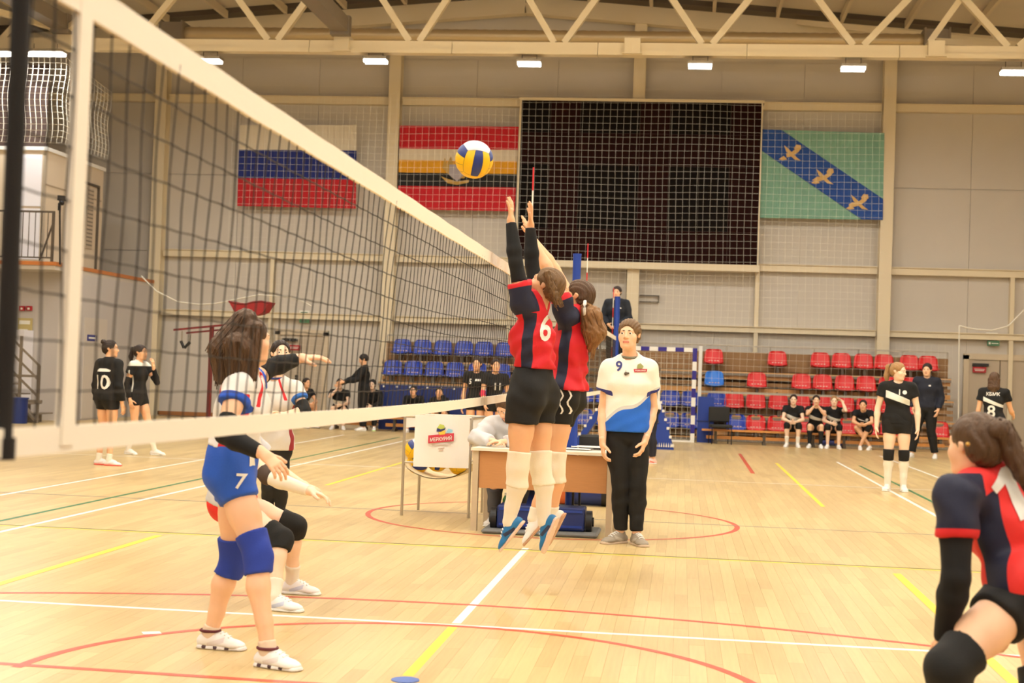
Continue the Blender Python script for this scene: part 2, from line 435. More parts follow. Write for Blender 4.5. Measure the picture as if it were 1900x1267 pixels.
# ---- duct
d0, d1 = on_y(345, 62, 33.2), on_y(1712, 76, 33.2)
t = thing('ventilation_duct', 'spiral sheet-metal duct with square end boxes behind the truss', 'duct', d0)
mb = MB(); n = 150; vs = []; k = 12
for i in range(n + 1):
    p = d0 + (d1 - d0) * i / n; r = 0.15 + (0.012 if i % 2 else 0)
    for j in range(k): vs.append(p + V(0, math.cos(j * 2 * math.pi / k) * r, math.sin(j * 2 * math.pi / k) * r))
mb.add(vs, [(i * k + j, i * k + (j + 1) % k, (i + 1) * k + (j + 1) % k, (i + 1) * k + j) for i in range(n) for j in range(k)], 0, True)
mb.build('spiral_tube', mat('galvanised', (186, 168, 136), 0.35, 0.6), t)
for p in (d0, d1):
    s = 1 if p is d1 else -1
    mb = MB().cbox(p + V(s * .27, 0, 0), (.52, .5, .42)).cbox(p + V(s * .02, 0, 0), (.04, .56, .48)).cbox(p + V(s * .53, 0, 0), (.04, .56, .48))
    mb.build('end_box', M_grey, t)
# ---- luminaires
def area_light(loc, sx, sy, watts):
    l = bpy.data.lights.new('lamp_light', 'AREA'); l.shape = 'RECTANGLE'; l.size = sx; l.size_y = sy; l.energy = watts; l.color = LAMP_COL
    o = bpy.data.objects.new('lamp_light', l); o.location = loc; return o
M_tube = mat('lamp_tube', (255, 255, 255), 0.3, emit=(1.0, 0.97, 0.9, LAMP_POWER))
M_lampbody = mat('lamp_body', (150, 140, 125), 0.4, 0.3)
names = ['leftmost of the row, by the net tape', 'second from left, above the blue and red flag', 'third from left, above the screen edge', 'fourth from left, above the black screen', 'fifth from left, above the pale green flag', 'rightmost of the row']
def luminaire(x, y, z, label, length=.5, group='hall lamps in a row under the truss'):
    t = thing('hall_lamp', label, 'lamp', (x, y, z), group)
    MB().box((x - length / 2, y - .17, z + .045), (x + length / 2, y + .17, z + .1)).build('housing', M_lampbody, t)
    for s in (-1, 1):
        MB().cyl((x - length / 2 + .02, y + s * .09, z + .02), (x + length / 2 - .02, y + s * .09, z + .02), .038, 10).build('light_tube', M_tube, t)
        MB().cyl((x + s * length * .3, y, z + .1), (x + s * length * .3, y, z + (.24 if y > 29 else 2.3)), .008, 6).build('hanger', M_dark, t)
    a = area_light((0, 0, 0), length, .34, LAMP_W); link(a, t); a.matrix_parent_inverse = Matrix.Identity(4); a.location = (0, 0, -.03)
    if y > 29: return
    a = area_light((0, 0, 0), length, .34, ADDED_UPLIGHT * 1.3); link(a, t); a.matrix_parent_inverse = Matrix.Identity(4); a.location = (0, 0, .12); a.rotation_euler = (math.pi, 0, 0)  # added upward light above the closed housing, brightens roof and upper walls
for i, (px, py) in enumerate(((390, 113), (697, 113), (982, 118), (1299, 122), (1583, 127), (1880, 134))):
    p = on_y(px, py, 30.36); luminaire(p[0], 30.36, p[2] - .03, 'lit twin-tube hall lamp, ' + names[i])
for Y in (23, 16, 9, 2, -5):
    for k, x in enumerate((-11, -6.5, -2, 2.5, 7, 11.5)):
        luminaire(x, Y, 7.65, 'lit twin-tube hall lamp overhead out of the picture', .5, 'hall lamps overhead')
for px in (14, 84):
    p = on_y(px, 102, 30.0); luminaire(p[0], 30.0, p[2], 'long lit lamp over the gallery at far left%s' % (', cut by the frame' if px < 50 else ', beside the black net rod'), .85, 'gallery lamps')

# ---- gallery at left
XG, YG, ZG = -13.3, 30.5, 3.38
M_cab = mat('cabin_panel', (214, 196, 170), 0.6); M_cabw = mat('cabin_white', (232, 228, 232), 0.5)
wl = struct(MB().box((XG - .25, 31.5, 0), (XG, W - .05, ZG - .14)).box((-20, 31.5, 0), (XG - .25, 31.75, ZG - .14)).build('wall_gallery', M_wallL))
MB().box((XG - .02, 32.2, .03), (XG + .015, 33.5, 2.3)).box((XG - .02, 32.82, .05), (XG + .022, 32.85, 2.3)).build('service_door', mat('service_door_paint', (206, 196, 184), 0.5), wl)
sl = MB().box((-20, YG, ZG - .14), (XG, W - .05, ZG - .02)).build('gallery_slab', M_wall, wl)
MB().box((-20, YG - .03, ZG - .05), (XG + .03, YG, ZG + .03)).box((XG, YG, ZG - .05), (XG + .03, W - .45, ZG + .03)).build('gallery_trim', mat('orange_trim', (196, 120, 60), 0.5), wl)
t = thing('gallery_cabin', 'pale panelled cabin standing on the gallery behind the railing', 'cabin', (-15.5, 32.4, ZG))
XC = -13.8
MB().box((-18, 30.95, ZG), (XC, 34.2, 5.84)).build('cabin_wall', M_cab, t)
MB().box((-18, 30.9, 5.84), (XC + .04, 34.25, 5.92)).build('cabin_roof', M_white, t)
for i, x in enumerate((-17.5, -15.9, -14.55)):
    MB().box((x, 30.92, ZG + 1.25), (x + 1.3 if i < 1 else x + .68, 30.95, 5.75)).build('front_panel', M_cabw, t)
    MB().box((x, 30.92, ZG + .1), (x + 1.3 if i < 1 else x + .68, 30.95, ZG + 1.2)).build('front_panel', M_cabw, t)
for y0, y1 in ((32.55, 33.0), (33.2, 33.6)):
    f = MB().box((XC, y0, ZG + .55), (XC + .03, y1, ZG + 1.95)).build('vent_grille', mat('grille_frame', (190, 172, 148), .6), t)
    mb = MB()
    for z in np.arange(ZG + .62, ZG + 1.9, .09): mb.box((XC + .03, y0 + .04, z), (XC + .04, y1 - .04, z + .03))
    mb.build('grille_slats', M_grey, f)
MB().box((XC, 30.96, 5.1), (XC + .01, 34.1, 5.13)).box((XC, 32.1, ZG), (XC + .012, 32.13, 5.8)).build('panel_seam', mat('seam', (170, 150, 124), .6), t)
MB().box((XC, 33.85, ZG), (XC + .05, 33.9, 5.4)).box((XC, 33.0, 5.4), (XC + .05, 33.9, 5.45)).build('pipe_frame', M_dark, t)
t = thing('gallery_railing', 'dark steel railing with thin upright bars along the gallery edge', 'railing', (-16, YG + .1, ZG))
MB().beam((-19.8, YG + .1, ZG + 1.1), (XG - .12, YG + .1, ZG + 1.1), .04, .04).build('handrail', M_dark, t)
MB().beam((-19.8, YG + .1, ZG + .12), (XG - .12, YG + .1, ZG + .12), .03, .03).build('bottom_rail', M_dark, t)
for x in np.arange(-19.7, XG - .1, .14):
    MB().beam((x, YG + .1, ZG + .12), (x, YG + .1, ZG + 1.1), .014, .014).build('bar', M_dark, t)
MB().beam((XG - .12, YG + .1, ZG), (XG - .12, YG + .1, ZG + 1.12), .05, .05).beam((XG - .12, YG + .12, ZG + .9), (XG - .6, YG + .5, ZG), .03, .03).build('end_post', M_dark, t)
p = on_y(116, 368, YG - .05)
t = thing('security_camera', 'small black camera on the gallery edge by the net tape', 'camera', p)
MB().cbox(p, (.14, .2, .1)).ball(p + V(.02, -.06, -.1), .06, 8, 5).cbox(p + V(-.06, 0, -.18), (.05, .05, .16)).build('camera_body', M_black, t)
MB().beam(p + V(-.06, .02, -.22), V(p[0] - .06, YG + .1, ZG - .02), .03, .03).beam(p + V(-.06, .02, -.22), p + V(-.06, .02, 0), .03, .03).build('bracket', M_black, t)
t = thing('shade_backdrop', 'dark brown curtain added for the shade behind the net above the gallery cabin', 'backdrop', (-17, 31.3, 5.93))  # added dark sheet, its colour stands for the unlit gallery interior
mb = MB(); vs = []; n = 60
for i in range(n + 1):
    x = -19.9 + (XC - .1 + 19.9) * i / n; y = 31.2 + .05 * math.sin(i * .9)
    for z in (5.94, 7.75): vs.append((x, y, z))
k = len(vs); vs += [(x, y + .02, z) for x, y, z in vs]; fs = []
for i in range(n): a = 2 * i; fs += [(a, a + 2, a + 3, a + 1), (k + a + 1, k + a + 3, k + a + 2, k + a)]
mb.add(vs, fs, 0, True).build('backdrop_cloth', mat('backdrop_shade_brown', (70, 52, 44), .9), t)
MB().beam((-19.9, 31.2, 7.78), (XC - .1, 31.2, 7.78), .05, .05).build('backdrop_rail', M_dark, t)
# ---- netting made of cords
def netting(fn, nu, nv, su, sv, r):
    """fn(u,v) -> point; cords along u and v"""
    mb = MB()
    for i in range(nu + 1):
        mb.tube([fn(i / nu, j / sv) for j in range(sv + 1)], r, 3, up=(.1, 1, .2))
    for j in range(nv + 1):
        mb.tube([fn(i / su, j / nv) for i in range(su + 1)], r, 3, up=(.1, 1, .2))
    return mb
def gal(u, v):
    if u < .8:
        x = -19.8 + u / .8 * (19.8 + XG); y = YG + .05
    else:
        x = XG; y = YG + .05 + (u - .8) / .2 * 2.6
    z = 5.95 + v * 1.85 - (0.25 * max(0, u - .8) / .2 * v) + .006 * math.sin(u * 12)
    return V(x + .03 * math.sin(v * 9), y + .015 * math.sin(u * 30 + v * 3), z)
o = stuff(netting(gal, 66, 14, 66, 14, .006).build('safety_net', M_cord)); tag(o, 'white safety netting hung above the gallery cabin', 'net')
for y in (): pass
# ---- stairs under the gallery at left
t = thing('gallery_stair', 'grey steel staircase with railings under the gallery at far left', 'stairs', (-14.6, 30.6, 0))
p0 = on_y(22, 790, 30.6); xs = [on_y(q, 700, 30.6)[0] for q in (-60, 10, 40, 62, 96)]
for i in range(8):
    x = xs[4] - .05 - i * .26; z = .2 + i * .2
    MB().box((x - .26, 29.95, z - .03), (x, 30.85, z)).box((x - .26, 29.95, z - .2), (x - .245, 30.85, z)).build('step', M_grey, t)
for x, z in ((xs[4], .1), (xs[3], .7), (xs[2], 1.0), (xs[1], 1.4)):
    MB().beam((x, 29.95, 0), (x, 29.95, z + 1.1), .05, .05).build('post', M_grey, t)
for dz in (.45, .8, 1.1):
    MB().beam((xs[4], 29.95, .1 + dz), (xs[0], 29.95, 1.75 + dz), .04, .04).build('handrail', M_grey, t)
MB().beam((xs[4], 29.95, .05), (xs[0], 29.95, 1.7), .05, .2, (0, 1, 0)).build('stringer', M_grey, t)
MB().box((xs[0], 29.9, .42), (xs[4] + .1, 29.95, .48)).box((xs[0], 29.9, .95), (xs[4], 29.95, 1.0)).build('cross_rail', M_grey, t)
t = thing('storage_cabinet', 'white low cabinet with small square holes behind the gallery stair', 'cabinet', (-15, 31.2, 0))
a, b = on_y(12, 700, 31.4)[0], on_y(56, 700, 31.4)[0]
MB().box((a, 31.0, 0), (b, 31.48, 1.95)).build('body', M_cabw, t)
for z in (.62, 1.32): MB().box((a + .03, 30.97, z - .5), (b - .03, 31.0, z + .1)).build('door', M_cabw, t)
for z in (.95, 1.45): MB().box((b - .42, 30.96, z), (b - .25, 30.97, z + .2)).build('hole', M_dark, t)
bx_ = on_y(32, 775, 29.5)[0]; o = MB().cyl((bx_, 29.5, 0), (bx_, 29.5, .5), .2, 14).cyl((bx_, 29.5, .5), (bx_, 29.5, .53), .22, 14).build('blue_bin', M_navy); tag(o, 'dark blue bin under the gallery stair', 'bin')
# ---- flags and screen
def flag(name, label, tl, tr, bl, br, stripes, extra=None):
    Y = W - .42
    t = thing(name, label, 'flag', on_y(*tl, Y))
    TL, TR, BL, BR = [on_y(*q, Y) for q in (tl, tr, bl, br)]
    def q(u, v): return (TL * (1 - u) + TR * u) * (1 - v) + (BL * (1 - u) + BR * u) * v + V(0, -.012 * math.sin(u * 21 + v * 3), 0)
    prev = 0.0
    for (v1, c) in stripes:
        m = mat('flag_%d_%d_%d' % c, c, .8, bump=.1, bscale=40)
        vs = []; n = 20
        for i in range(n + 1):
            for v in (prev, v1): vs.append(q(i / n, v))
        k = len(vs); vs += [p + V(0, .008, 0) for p in vs]
        fs = []
        for i in range(n):
            a = 2 * i; fs += [(a, a + 1, a + 3, a + 2), (k + a + 2, k + a + 3, k + a + 1, k + a), (a, a + 2, k + a + 2, k + a), (a + 1, k + a + 1, k + a + 3, a + 3)]
        MB().add(vs, fs).build('stripe', m, t); prev = v1
    return t, q
def blob(q, pts, off=-.025):   # flat cut-out on a flag from (u, v) outline
    c = [q(u, v) + V(0, off, 0) for u, v in pts]; n = len(c)
    return MB().add(c + [p + V(0, .012, 0) for p in c], [tuple(range(n)), tuple(range(2 * n - 1, n - 1, -1))] + [(i, i + n, (i + 1) % n + n, (i + 1) % n) for i in range(n)])
flag('flag', 'white, blue and red striped flag on the back wall behind the net', (445, 232), (662, 232), (440, 382), (660, 387), [(.305, (226, 214, 192)), (.655, (26, 42, 120)), (1, (190, 24, 34))])
fk, q = flag('flag', 'red, white, yellow and black striped flag with crest behind the flying ball', (742, 233), (963, 235), (738, 388), (955, 392), [(.275, (196, 20, 34)), (.41, (222, 206, 180)), (.56, (226, 160, 30)), (.72, (24, 20, 18)), (1, (196, 20, 34))])
gold = mat('flag_gold', (190, 150, 70), .7); silver = mat('flag_silver', (170, 160, 165), .7)
blob(q, [(.37, .5), (.39, .38), (.41, .46), (.44, .36), (.47, .48), (.52, .36), (.56, .44), (.6, .38), (.62, .52), (.56, .62), (.46, .62)]).build('crest_wreath', gold, fk)
blob(q, [(.43, .46), (.56, .46), (.56, .58), (.5, .66), (.43, .58)], -.035).build('crest_shield', silver, fk)
blob(q, [(.36, .6), (.42, .68), (.5, .7), (.6, .67), (.6, .64), (.5, .66), (.42, .63)]).build('crest_ribbon', gold, fk)
fg, q = flag('flag', 'pale green flag with a diagonal blue band and gold birds right of the screen', (1414, 240), (1641, 247), (1408, 404), (1638, 408), [(1, (126, 172, 150))])
bandm = mat('flag_band_blue', (36, 78, 156), .8)
blob(q, [(.0, .0), (.16, .0), (1.0, .76), (1.0, 1.0), (.83, 1.0), (.0, .24)], -.022).build('diagonal_band', bandm, fg)
for cu, cv in ((.235, .245), (.505, .505), (.79, .79)):
    for k, pts in enumerate(([(-.085, .06), (-.04, .015), (.0, .02), (.05, -.04), (.09, -.05), (.07, .0), (.02, .05), (-.03, .07)], [(-.05, -.07), (-.02, -.04), (.06, .07), (.09, .1), (.04, .09), (-.03, .0)], [(.03, -.04), (.05, -.08), (.085, -.075), (.09, -.03), (.05, -.01)], [(-.09, .09), (-.05, .05), (-.02, .09), (-.06, .1)])):
        blob(q, [(cu + a, cv + b) for a, b in pts], -.034 - .004 * k).build('gold_bird', mat('bird_gold', (214, 176, 110), .6), fg)
Ys = W - .55
sc = thing('led_screen', 'large black video screen with a cream frame high on the back wall', 'screen', on_y(1190, 330, Ys))
TL, TR, BL_, BR = [on_y(*q_, Ys) for q_ in ((966, 185), (1412, 193), (961, 482), (1406, 491))]
zt, zb, xl, xr = (TL[2] + TR[2]) / 2, (BL_[2] + BR[2]) / 2, (TL[0] + BL_[0]) / 2, (TR[0] + BR[0]) / 2
MB().box((xl - .02, Ys, zb - .02), (xr + .02, W - .1, zt + .02)).build('cabinet', M_dark, sc)
MB().box((xl - .06, Ys - .03, zt), (xr + .06, W - .1, zt + .07)).box((xl - .06, Ys - .03, zb - .16), (xr + .06, W - .1, zb)).box((xl - .05, Ys - .02, zb), (xl, W - .1, zt)).box((xr, Ys - .02, zb), (xr + .03, W - .1, zt)).build('frame', M_steel, sc)
M_led = [mat('led_black', (20, 14, 11), .9, spec=.1), mat('led_black_red', (34, 12, 9), .9, spec=.1)]
for i in range(8):
    for j in range(5):
        a, b = xl + (xr - xl) * i / 8, xl + (xr - xl) * (i + 1) / 8; c_, d_ = zb + (zt - zb) * j / 5, zb + (zt - zb) * (j + 1) / 5
        MB().box((a + .003, Ys - .02, c_ + .003), (b - .003, Ys, d_ - .003)).build('screen_tile', M_led[(i * 3 + j * 5 + i * j) % 3 == 0], sc)
# conduit bits on the wall
t = thing('cable_conduit', 'thin dark conduit with a square bracket on the wall right of the referee', 'conduit', on_y(1190, 560, W - .1))
a, b, c_, d_ = [on_y(x, y, W - .12) for x, y in ((1164, 500), (1163, 565), (1187, 547), (1223, 561))]
MB().beam(a, b, .04, .05).build('pipe', M_dark, t)
MB().box((c_[0], c_[1], c_[2] - .02), (d_[0], c_[1] + .05, c_[2])).box((c_[0], c_[1], d_[2]), (d_[0], c_[1] + .05, d_[2] + .02)).box((d_[0] - .03, c_[1], d_[2]), (d_[0], c_[1] + .05, c_[2])).build('bracket', M_dark, t)
# ---- doors and signs on the back wall
M_door = mat('door_paint', (186, 170, 148), .5); M_frame = mat('door_frame', (206, 188, 160), .5)
def hall_door(n, x0, x1, top):
    d = struct(MB().box((x0, W - .12, 0), (x1, W - .03, top)).build('door_%d' % n, M_door))
    MB().box((x0 - .12, W - .16, 0), (x0, W - .03, top + .1)).box((x1, W - .16, 0), (x1 + .12, W - .03, top + .1)).box((x0 - .12, W - .16, top), (x1 + .12, W - .03, top + .14)).build('door_frame', M_frame, d)
    MB().box(((x0 + x1) / 2 - .01, W - .13, .02), ((x0 + x1) / 2 + .01, W - .12, top)).build('door_gap', M_dark, d)
    MB().box((x0 + .08, W - .22, top - .16), (x0 + .45, W - .12, top - .09)).build('door_closer', M_black, d)
    h = MB().cbox(((x0 + x1) / 2 - .1, W - .15, 1.0), (.06, .06, .3)).build('door_handle', M_black, d)
    return d
a, b = on_y(1795, 700, W)[0], on_y(1887, 700, W)[0]; top = on_y(1840, 668, W)[2]
hall_door(1, a, b + .3, top)
a, b = on_y(522, 640, W)[0], on_y(602, 640, W)[0]
hall_door(2, a, b, on_y(560, 622, W)[2])
M_sign_g = mat('sign_green', (70, 120, 84), .5); M_sign_w = mat('sign_white', (238, 236, 226), .5); M_sign_r = mat('sign_red', (178, 30, 40), .5); M_sign_b = mat('sign_blue', (36, 44, 130), .5)
def sign(label, px, py, wpx, hpx, m, marks=None, Y=W - .16, mm=None, name='wall_sign'):
    c = on_y(px, py, Y); s = Y / FPX
    t = thing(name, label, 'sign', c)
    ww, hh = wpx * s, hpx * s
    MB().box((c[0] - ww / 2, Y - .03, c[2] - hh / 2), (c[0] + ww / 2, Y + .03, c[2] + hh / 2)).build('plate', m, t)
    mb = MB()
    for (x0, z0, x1, z1) in (marks or []):
        mb.box((c[0] + x0 * ww / 2, Y - .034, c[2] + z0 * hh / 2), (c[0] + x1 * ww / 2, Y - .03, c[2] + z1 * hh / 2))
    if marks: mb.build('marking', mm, t)
sign('white board with dark marks above the right exit door', 1840, 622, 20, 9, M_sign_w, [(-.7, -.2, -.3, .2), (-.2, -.3, .2, .1), (.3, -.2, .7, .2)], mm=M_dark)
sign('green exit plate above the right exit door', 1843, 637, 21, 9, M_sign_g, [(-.8, -.4, -.5, .4), (-.3, -.15, .8, .15)], mm=M_sign_w)
sign('red notice plate on the right exit door', 1817, 686, 23, 10, M_sign_r, [(-.8, .1, .8, .3), (-.7, -.4, .7, -.2)], mm=M_sign_w, Y=W - .17)
sign('white board with dark lines above the green plate behind the net', 565, 581, 19, 10, M_sign_w, [(-.7, .1, .7, .4), (-.7, -.5, .7, -.2)], mm=M_sign_g)
sign('green exit plate above the door behind the net', 565, 593, 19, 12, M_sign_g, [(-.7, .1, .6, .35), (-.7, -.5, .6, -.3)], mm=M_dark)
sign('red notice plate on the door behind the net', 546, 645, 22, 10, M_sign_r, [(-.8, .1, .8, .3), (-.7, -.4, .7, -.2)], mm=M_sign_w, Y=W - .17)
c = on_x(171, 627, XG + .02)
t = thing('wall_sign', 'small blue plate on the gallery side wall at left', 'sign', c)
MB().box((XG + .001, c[1] - .28, c[2] - .07), (XG + .02, c[1] + .28, c[2] + .07)).build('plate', M_sign_b, t)
MB().box((XG + .02, c[1] - .2, c[2] - .02), (XG + .024, c[1] + .2, c[2] + .02)).build('marking', M_sign_w, t)
for k, px in enumerate((41, 54)):
    sign('red square safety plate under the gallery, %s of two' % ('left' if k == 0 else 'right'), px, 572, 11, 9, M_sign_r, [(-.4, -.6, .4, .3)], Y=31.45, mm=M_sign_w)
sign('yellowish paper notice on the wall under the gallery', 46, 613, 28, 48, mat('old_paper', (196, 178, 120), .8), [(-.8, .5, .8, .8), (-.8, -.1, .5, .1), (-.8, -.6, .6, -.4)], Y=31.45, mm=M_sign_w, name='wall_notice')
# ---- great protective net in front of the bleachers
YN = 33.4
NX0, NX1, NZ1 = on_y(430, 300, YN)[0], on_y(1642, 300, YN)[0], 7.85
XR = on_y(1782, 700, YN)[0]; XL = on_y(296, 600, YN)[0]
def wavy(x, z): return V(x + .008 * math.sin(z * 2 + x), YN + .03 * math.sin(x * 2.3 + z * .6), z + .012 * math.sin(x * 1.3 + z * 1.2))
mb = MB(); st = .152
x = NX0
while x < XR:
    top = NZ1 if x <= NX1 else 2.55
    mb.tube([wavy(x, z) for z in np.arange(0.02, top + .01, .33)], .0017, 3, up=(.1, 1, .2)); x += st
z = .04
while z < NZ1:
    xe = NX1 if z > 2.55 else XR
    mb.tube([wavy(q_, z) for q_ in np.arange(NX0, xe + .01, .3)], .0017, 3, up=(.1, .2, 1)); z += st
o = stuff(mb.build('protective_net', M_cord)); tag(o, 'white protective netting hung across the hall before the bleachers and screen', 'net')
def rope(label, pts, r=.016, n=8):
    pp = [on_y(x, y, YN - .1) for x, y in pts]; q = []
    for i in range(len(pp) - 1):
        for k in range(n): q.append(pp[i] * (1 - k / n) + pp[i + 1] * k / n)
    q.append(pp[-1]); tag(MB().tube(q, r, 5).build('net_rope', M_cord), label, 'rope')
rope('white net rope sagging to the right above the exit door', [(1778, 830), (1779, 700), (1780, 604), (1790, 607), (1812, 611), (1840, 613), (1868, 606), (1876, 600), (1900, 575)])
rope('white net rope drooping above the red tray at left', [(262, 512), (290, 540), (330, 560), (370, 565), (400, 563), (440, 555), (480, 547), (530, 550), (556, 556), (578, 568)])
# ================================================================== BLEACHERS, SEATS, BENCHES
def seat_mesh():
    prof = [(-.36, .02, .2), (-.34, .035, .215), (-.2, .0, .225), (-.06, .0, .225), (.0, .03, .225), (.02, .1, .225), (.04, .22, .215), (.06, .3, .2), (.068, .345, .165), (.07, .36, .11)]
    vs = []; fs = []; n = 8
    for y, z, wd in prof:
        for i in range(n + 1):
            u = i / n * 2 - 1; k = .05 * u * u * (1 if z > .05 else .3)
            vs.append((u * wd, y - k, z + (.03 * u * u if z < .05 else 0)))
    m = len(vs); rows = len(prof)
    for j in range(rows):
        for i in range(n + 1):
            x, y, z = vs[j * (n + 1) + i]; vs.append((x * .98, y + (.012 if prof[j][1] > .02 else .006), z - (.014 if prof[j][1] < .1 else .0)))
    for j in range(rows - 1):
        for i in range(n):
            a = j * (n + 1) + i; b = a + n + 1
            fs.append((a, a + 1, b + 1, b)); fs.append((m + b, m + b + 1, m + a + 1, m + a))
    for i in range(n):
        fs.append((m + i, m + i + 1, i + 1, i)); a = (rows - 1) * (n + 1) + i; fs.append((a, a + 1, m + a + 1, m + a))
    for j in range(rows - 1):
        a, b = j * (n + 1), (j + 1) * (n + 1); fs.append((a, b, m + b, m + a)); a, b = a + n, b + n; fs.append((m + a, m + b, b, a))
    return vs, fs
SV, SF = seat_mesh()
SEATP = {}
def seat(x, y, z, m, label):
    t = thing('stadium_seat', label, 'seat', (x, y, z), 'plastic seats on the bleachers')
    if m.name not in SEATP:
        sh = MB(); sh.add(SV, SF, 0, True); sh = sh.build('shell', m); sh.parent = t
        sl = MB()
        for q in (-.1, -.035, .035, .1): sl.box((q - .02, .0, .075), (q + .02, .035, .095))
        sl = sl.build('slots', mat('slot_pale', (226, 190, 176), .4)); sl.parent = t
        br = MB().box((-.03, -.3, -.16), (.03, -.05, -.01)).box((-.16, -.2, -.02), (.16, -.14, .0)).build('bracket', M_dark); br.parent = t
        SEATP[m.name] = (sh, br, sl)
    else:
        for o in SEATP[m.name]:
            c = o.copy(); COL.objects.link(c); c.parent = t
RY = [34.35, 34.7, 35.1, 35.5]
bx0, bx1 = on_y(705, 700, 35)[0], on_y(1768, 700, 35)[0]
t = thing('bleacher', 'retractable wooden bleacher stand with plastic seats along the back wall', 'bleacher', ((bx0 + bx1) / 2, 35.2, 0))
M_plank = [mat('plank_tan', (196, 146, 88), .5, var=.12, bscale=5), mat('plank_dark', (140, 104, 64), .55, var=.12, bscale=5)]
rowz = [on_y(1525, yy, RY[k] + .05)[2] - .18 for k, yy in enumerate((789, 748, 709, 668))]
for k in range(4):
    z = rowz[k] - .16
    x = bx0
    while x < bx1 - .1:
        x2 = min(x + 2.05, bx1)
        MB().box((x + .004, RY[k] - .3, z - .03), (x2 - .004, RY[k] + .14, z)).build('tread_plank', M_plank[0], t)
        for j, (a, b) in enumerate(((.03, .14), (.19, .27), (.34, .44))):
            MB().box((x + .004, RY[k] + .14 + .012 * j, z + a), (x2 - .004, RY[k] + .165 + .012 * j, z + b)).build('riser_plank', M_plank[(j + k) % 2 if j != 1 else 1], t)
        x = x2
    MB().box((bx0, RY[k] - .31, z - .09), (bx1, RY[k] - .29, z - .03)).build('tier_nose', M_grey, t)
mb = MB()
for x in np.arange(bx0 + .05, bx1, 1.03):
    for k in range(4): mb.beam((x, RY[k] + .05, 0), (x, RY[k] + .05, rowz[k] - .19), .05, .05)
    mb.beam((x, 34.3, .1), (x, 35.6, rowz[3] - .25), .04, .04)
mb.build('under_frame', M_dark, t)
MB().box((bx0, 35.66, .0), (bx1, 35.69, rowz[3] + .3)).build('back_panel', M_plank[1], t)
M_rail = mat('rail_grey', (170, 160, 145), .4, .3)
zr = [on_y(1500, 646, 35.7)[2], on_y(1500, 658, 35.7)[2]]
for z in zr: MB().beam((bx0, 35.75, z), (bx1, 35.75, z), .035, .035).build('top_rail', M_rail, t)
for x in np.linspace(bx0, bx1, 14): MB().beam((x, 35.75, rowz[3] + .2), (x, 35.75, zr[0]), .035, .035).build('rail_post', M_rail, t)
xa, xb = on_y(1291, 735, 34.2)[0], on_y(1640, 735, 34.2)[0]
z = on_y(1400, 730, 34.2)[2]
MB().beam((xa, 34.25, z), (xb, 34.25, z), .04, .05).build('front_rail', M_rail, t)
x = on_y(1299, 690, 34.2)[0]; MB().beam((x, 34.2, 0), (x, 34.2, on_y(1300, 642, 34.2)[2]), .075, .075).build('front_post', M_white, t)
rn = ['bottom', 'second', 'third', 'top']
redpx = {3: [1324, 1442, 1522, 1561, 1602, 1640, 1687, 1722], 2: [1404, 1487, 1526, 1567, 1607, 1648, 1690, 1730], 1: [1362, 1402, 1444, 1485, 1526, 1567, 1607, 1648, 1690], 0: [1402, 1442, 1494, 1533, 1572, 1612, 1652, 1742]}
ordn = ['first', 'second', 'third', 'fourth', 'fifth', 'sixth', 'seventh', 'eighth', 'ninth', 'tenth', 'eleventh', 'twelfth', 'thirteenth', 'fourteenth', 'fifteenth']
rowpy = {3: 668, 2: 709, 1: 748, 0: 789}
for k, pxs in redpx.items():
    for i, px in enumerate(pxs):
        p = on_y(px, rowpy[k], RY[k]); seat(p[0], RY[k], rowz[k], M_red, 'red plastic bleacher seat, %s row, %s red one from the left' % (rn[k], ordn[i]))
seat(on_y(1325, 709, RY[2])[0], RY[2], rowz[2], M_lblue, 'bright light blue plastic seat at the left end of the third bleacher row')
for k, px, tx in ((1, 1329, 'above the black chair, second row'), (0, 1366, 'just right of the black chair, bottom row')):
    seat(on_y(px, rowpy[k], RY[k])[0], RY[k], rowz[k], M_sblue, 'dark blue plastic seat beside the red ones, ' + tx)
bluepx = {3: [746, 784, 822, 861, 898, 937], 2: [729, 767, 806, 844, 886, 930]}
for k, pxs in bluepx.items():
    for i, px in enumerate(pxs):
        yy = {3: 654, 2: 688}[k]
        p = on_y(px, yy, RY[k]); seat(p[0], RY[k], rowz[k] , M_sblue, 'dark blue plastic seat behind the net, %s row, %s from the left' % (rn[k], ordn[i]))
for k in (1, 0):
    for i, px in enumerate((1085, 1125, 1165, 1205, 1245, 1283)):
        p = on_y(px, 700, RY[k]); seat(p[0], RY[k], rowz[k], M_sblue, 'dark blue plastic seat behind the goal net, %s row, %s from the left' % (rn[k], ordn[i]))
def bench(label, x0, x1, Y, z=.31):
    t = thing('gym_bench', label, 'bench', ((x0 + x1) / 2, Y, 0), 'low wooden gym benches')
    MB().box((x0, Y - .13, z - .04), (x1, Y + .13, z)).build('bench_top', M_wood, t)
    MB().box((x0 + .1, Y - .04, .1), (x1 - .1, Y + .04, .17)).build('bench_beam', M_wood, t)
    for x in (x0 + .3, (x0 + x1) / 2, x1 - .3):
        MB().box((x - .035, Y - .17, 0), (x + .035, Y + .17, .06)).box((x - .03, Y - .05, .06), (x + .03, Y + .05, z - .04)).build('leg', M_dark, t)
YB = 32.95
def bxy(px): return on_y(px, 800, YB)[0]
bench('long wooden bench under the four seated players at right', bxy(1302), bxy(1535), YB)
bench('long wooden bench end behind the standing player at right', bxy(1540), bxy(1762), YB)
bench('wooden bench behind the net under the two players at its left end', on_y(545, 780, 32.95)[0], on_y(702, 780, 32.95)[0], 32.95)
bench('wooden bench before the blue barrier behind the net', on_y(708, 780, 32.8)[0], on_y(948, 780, 32.8)[0], 32.8)
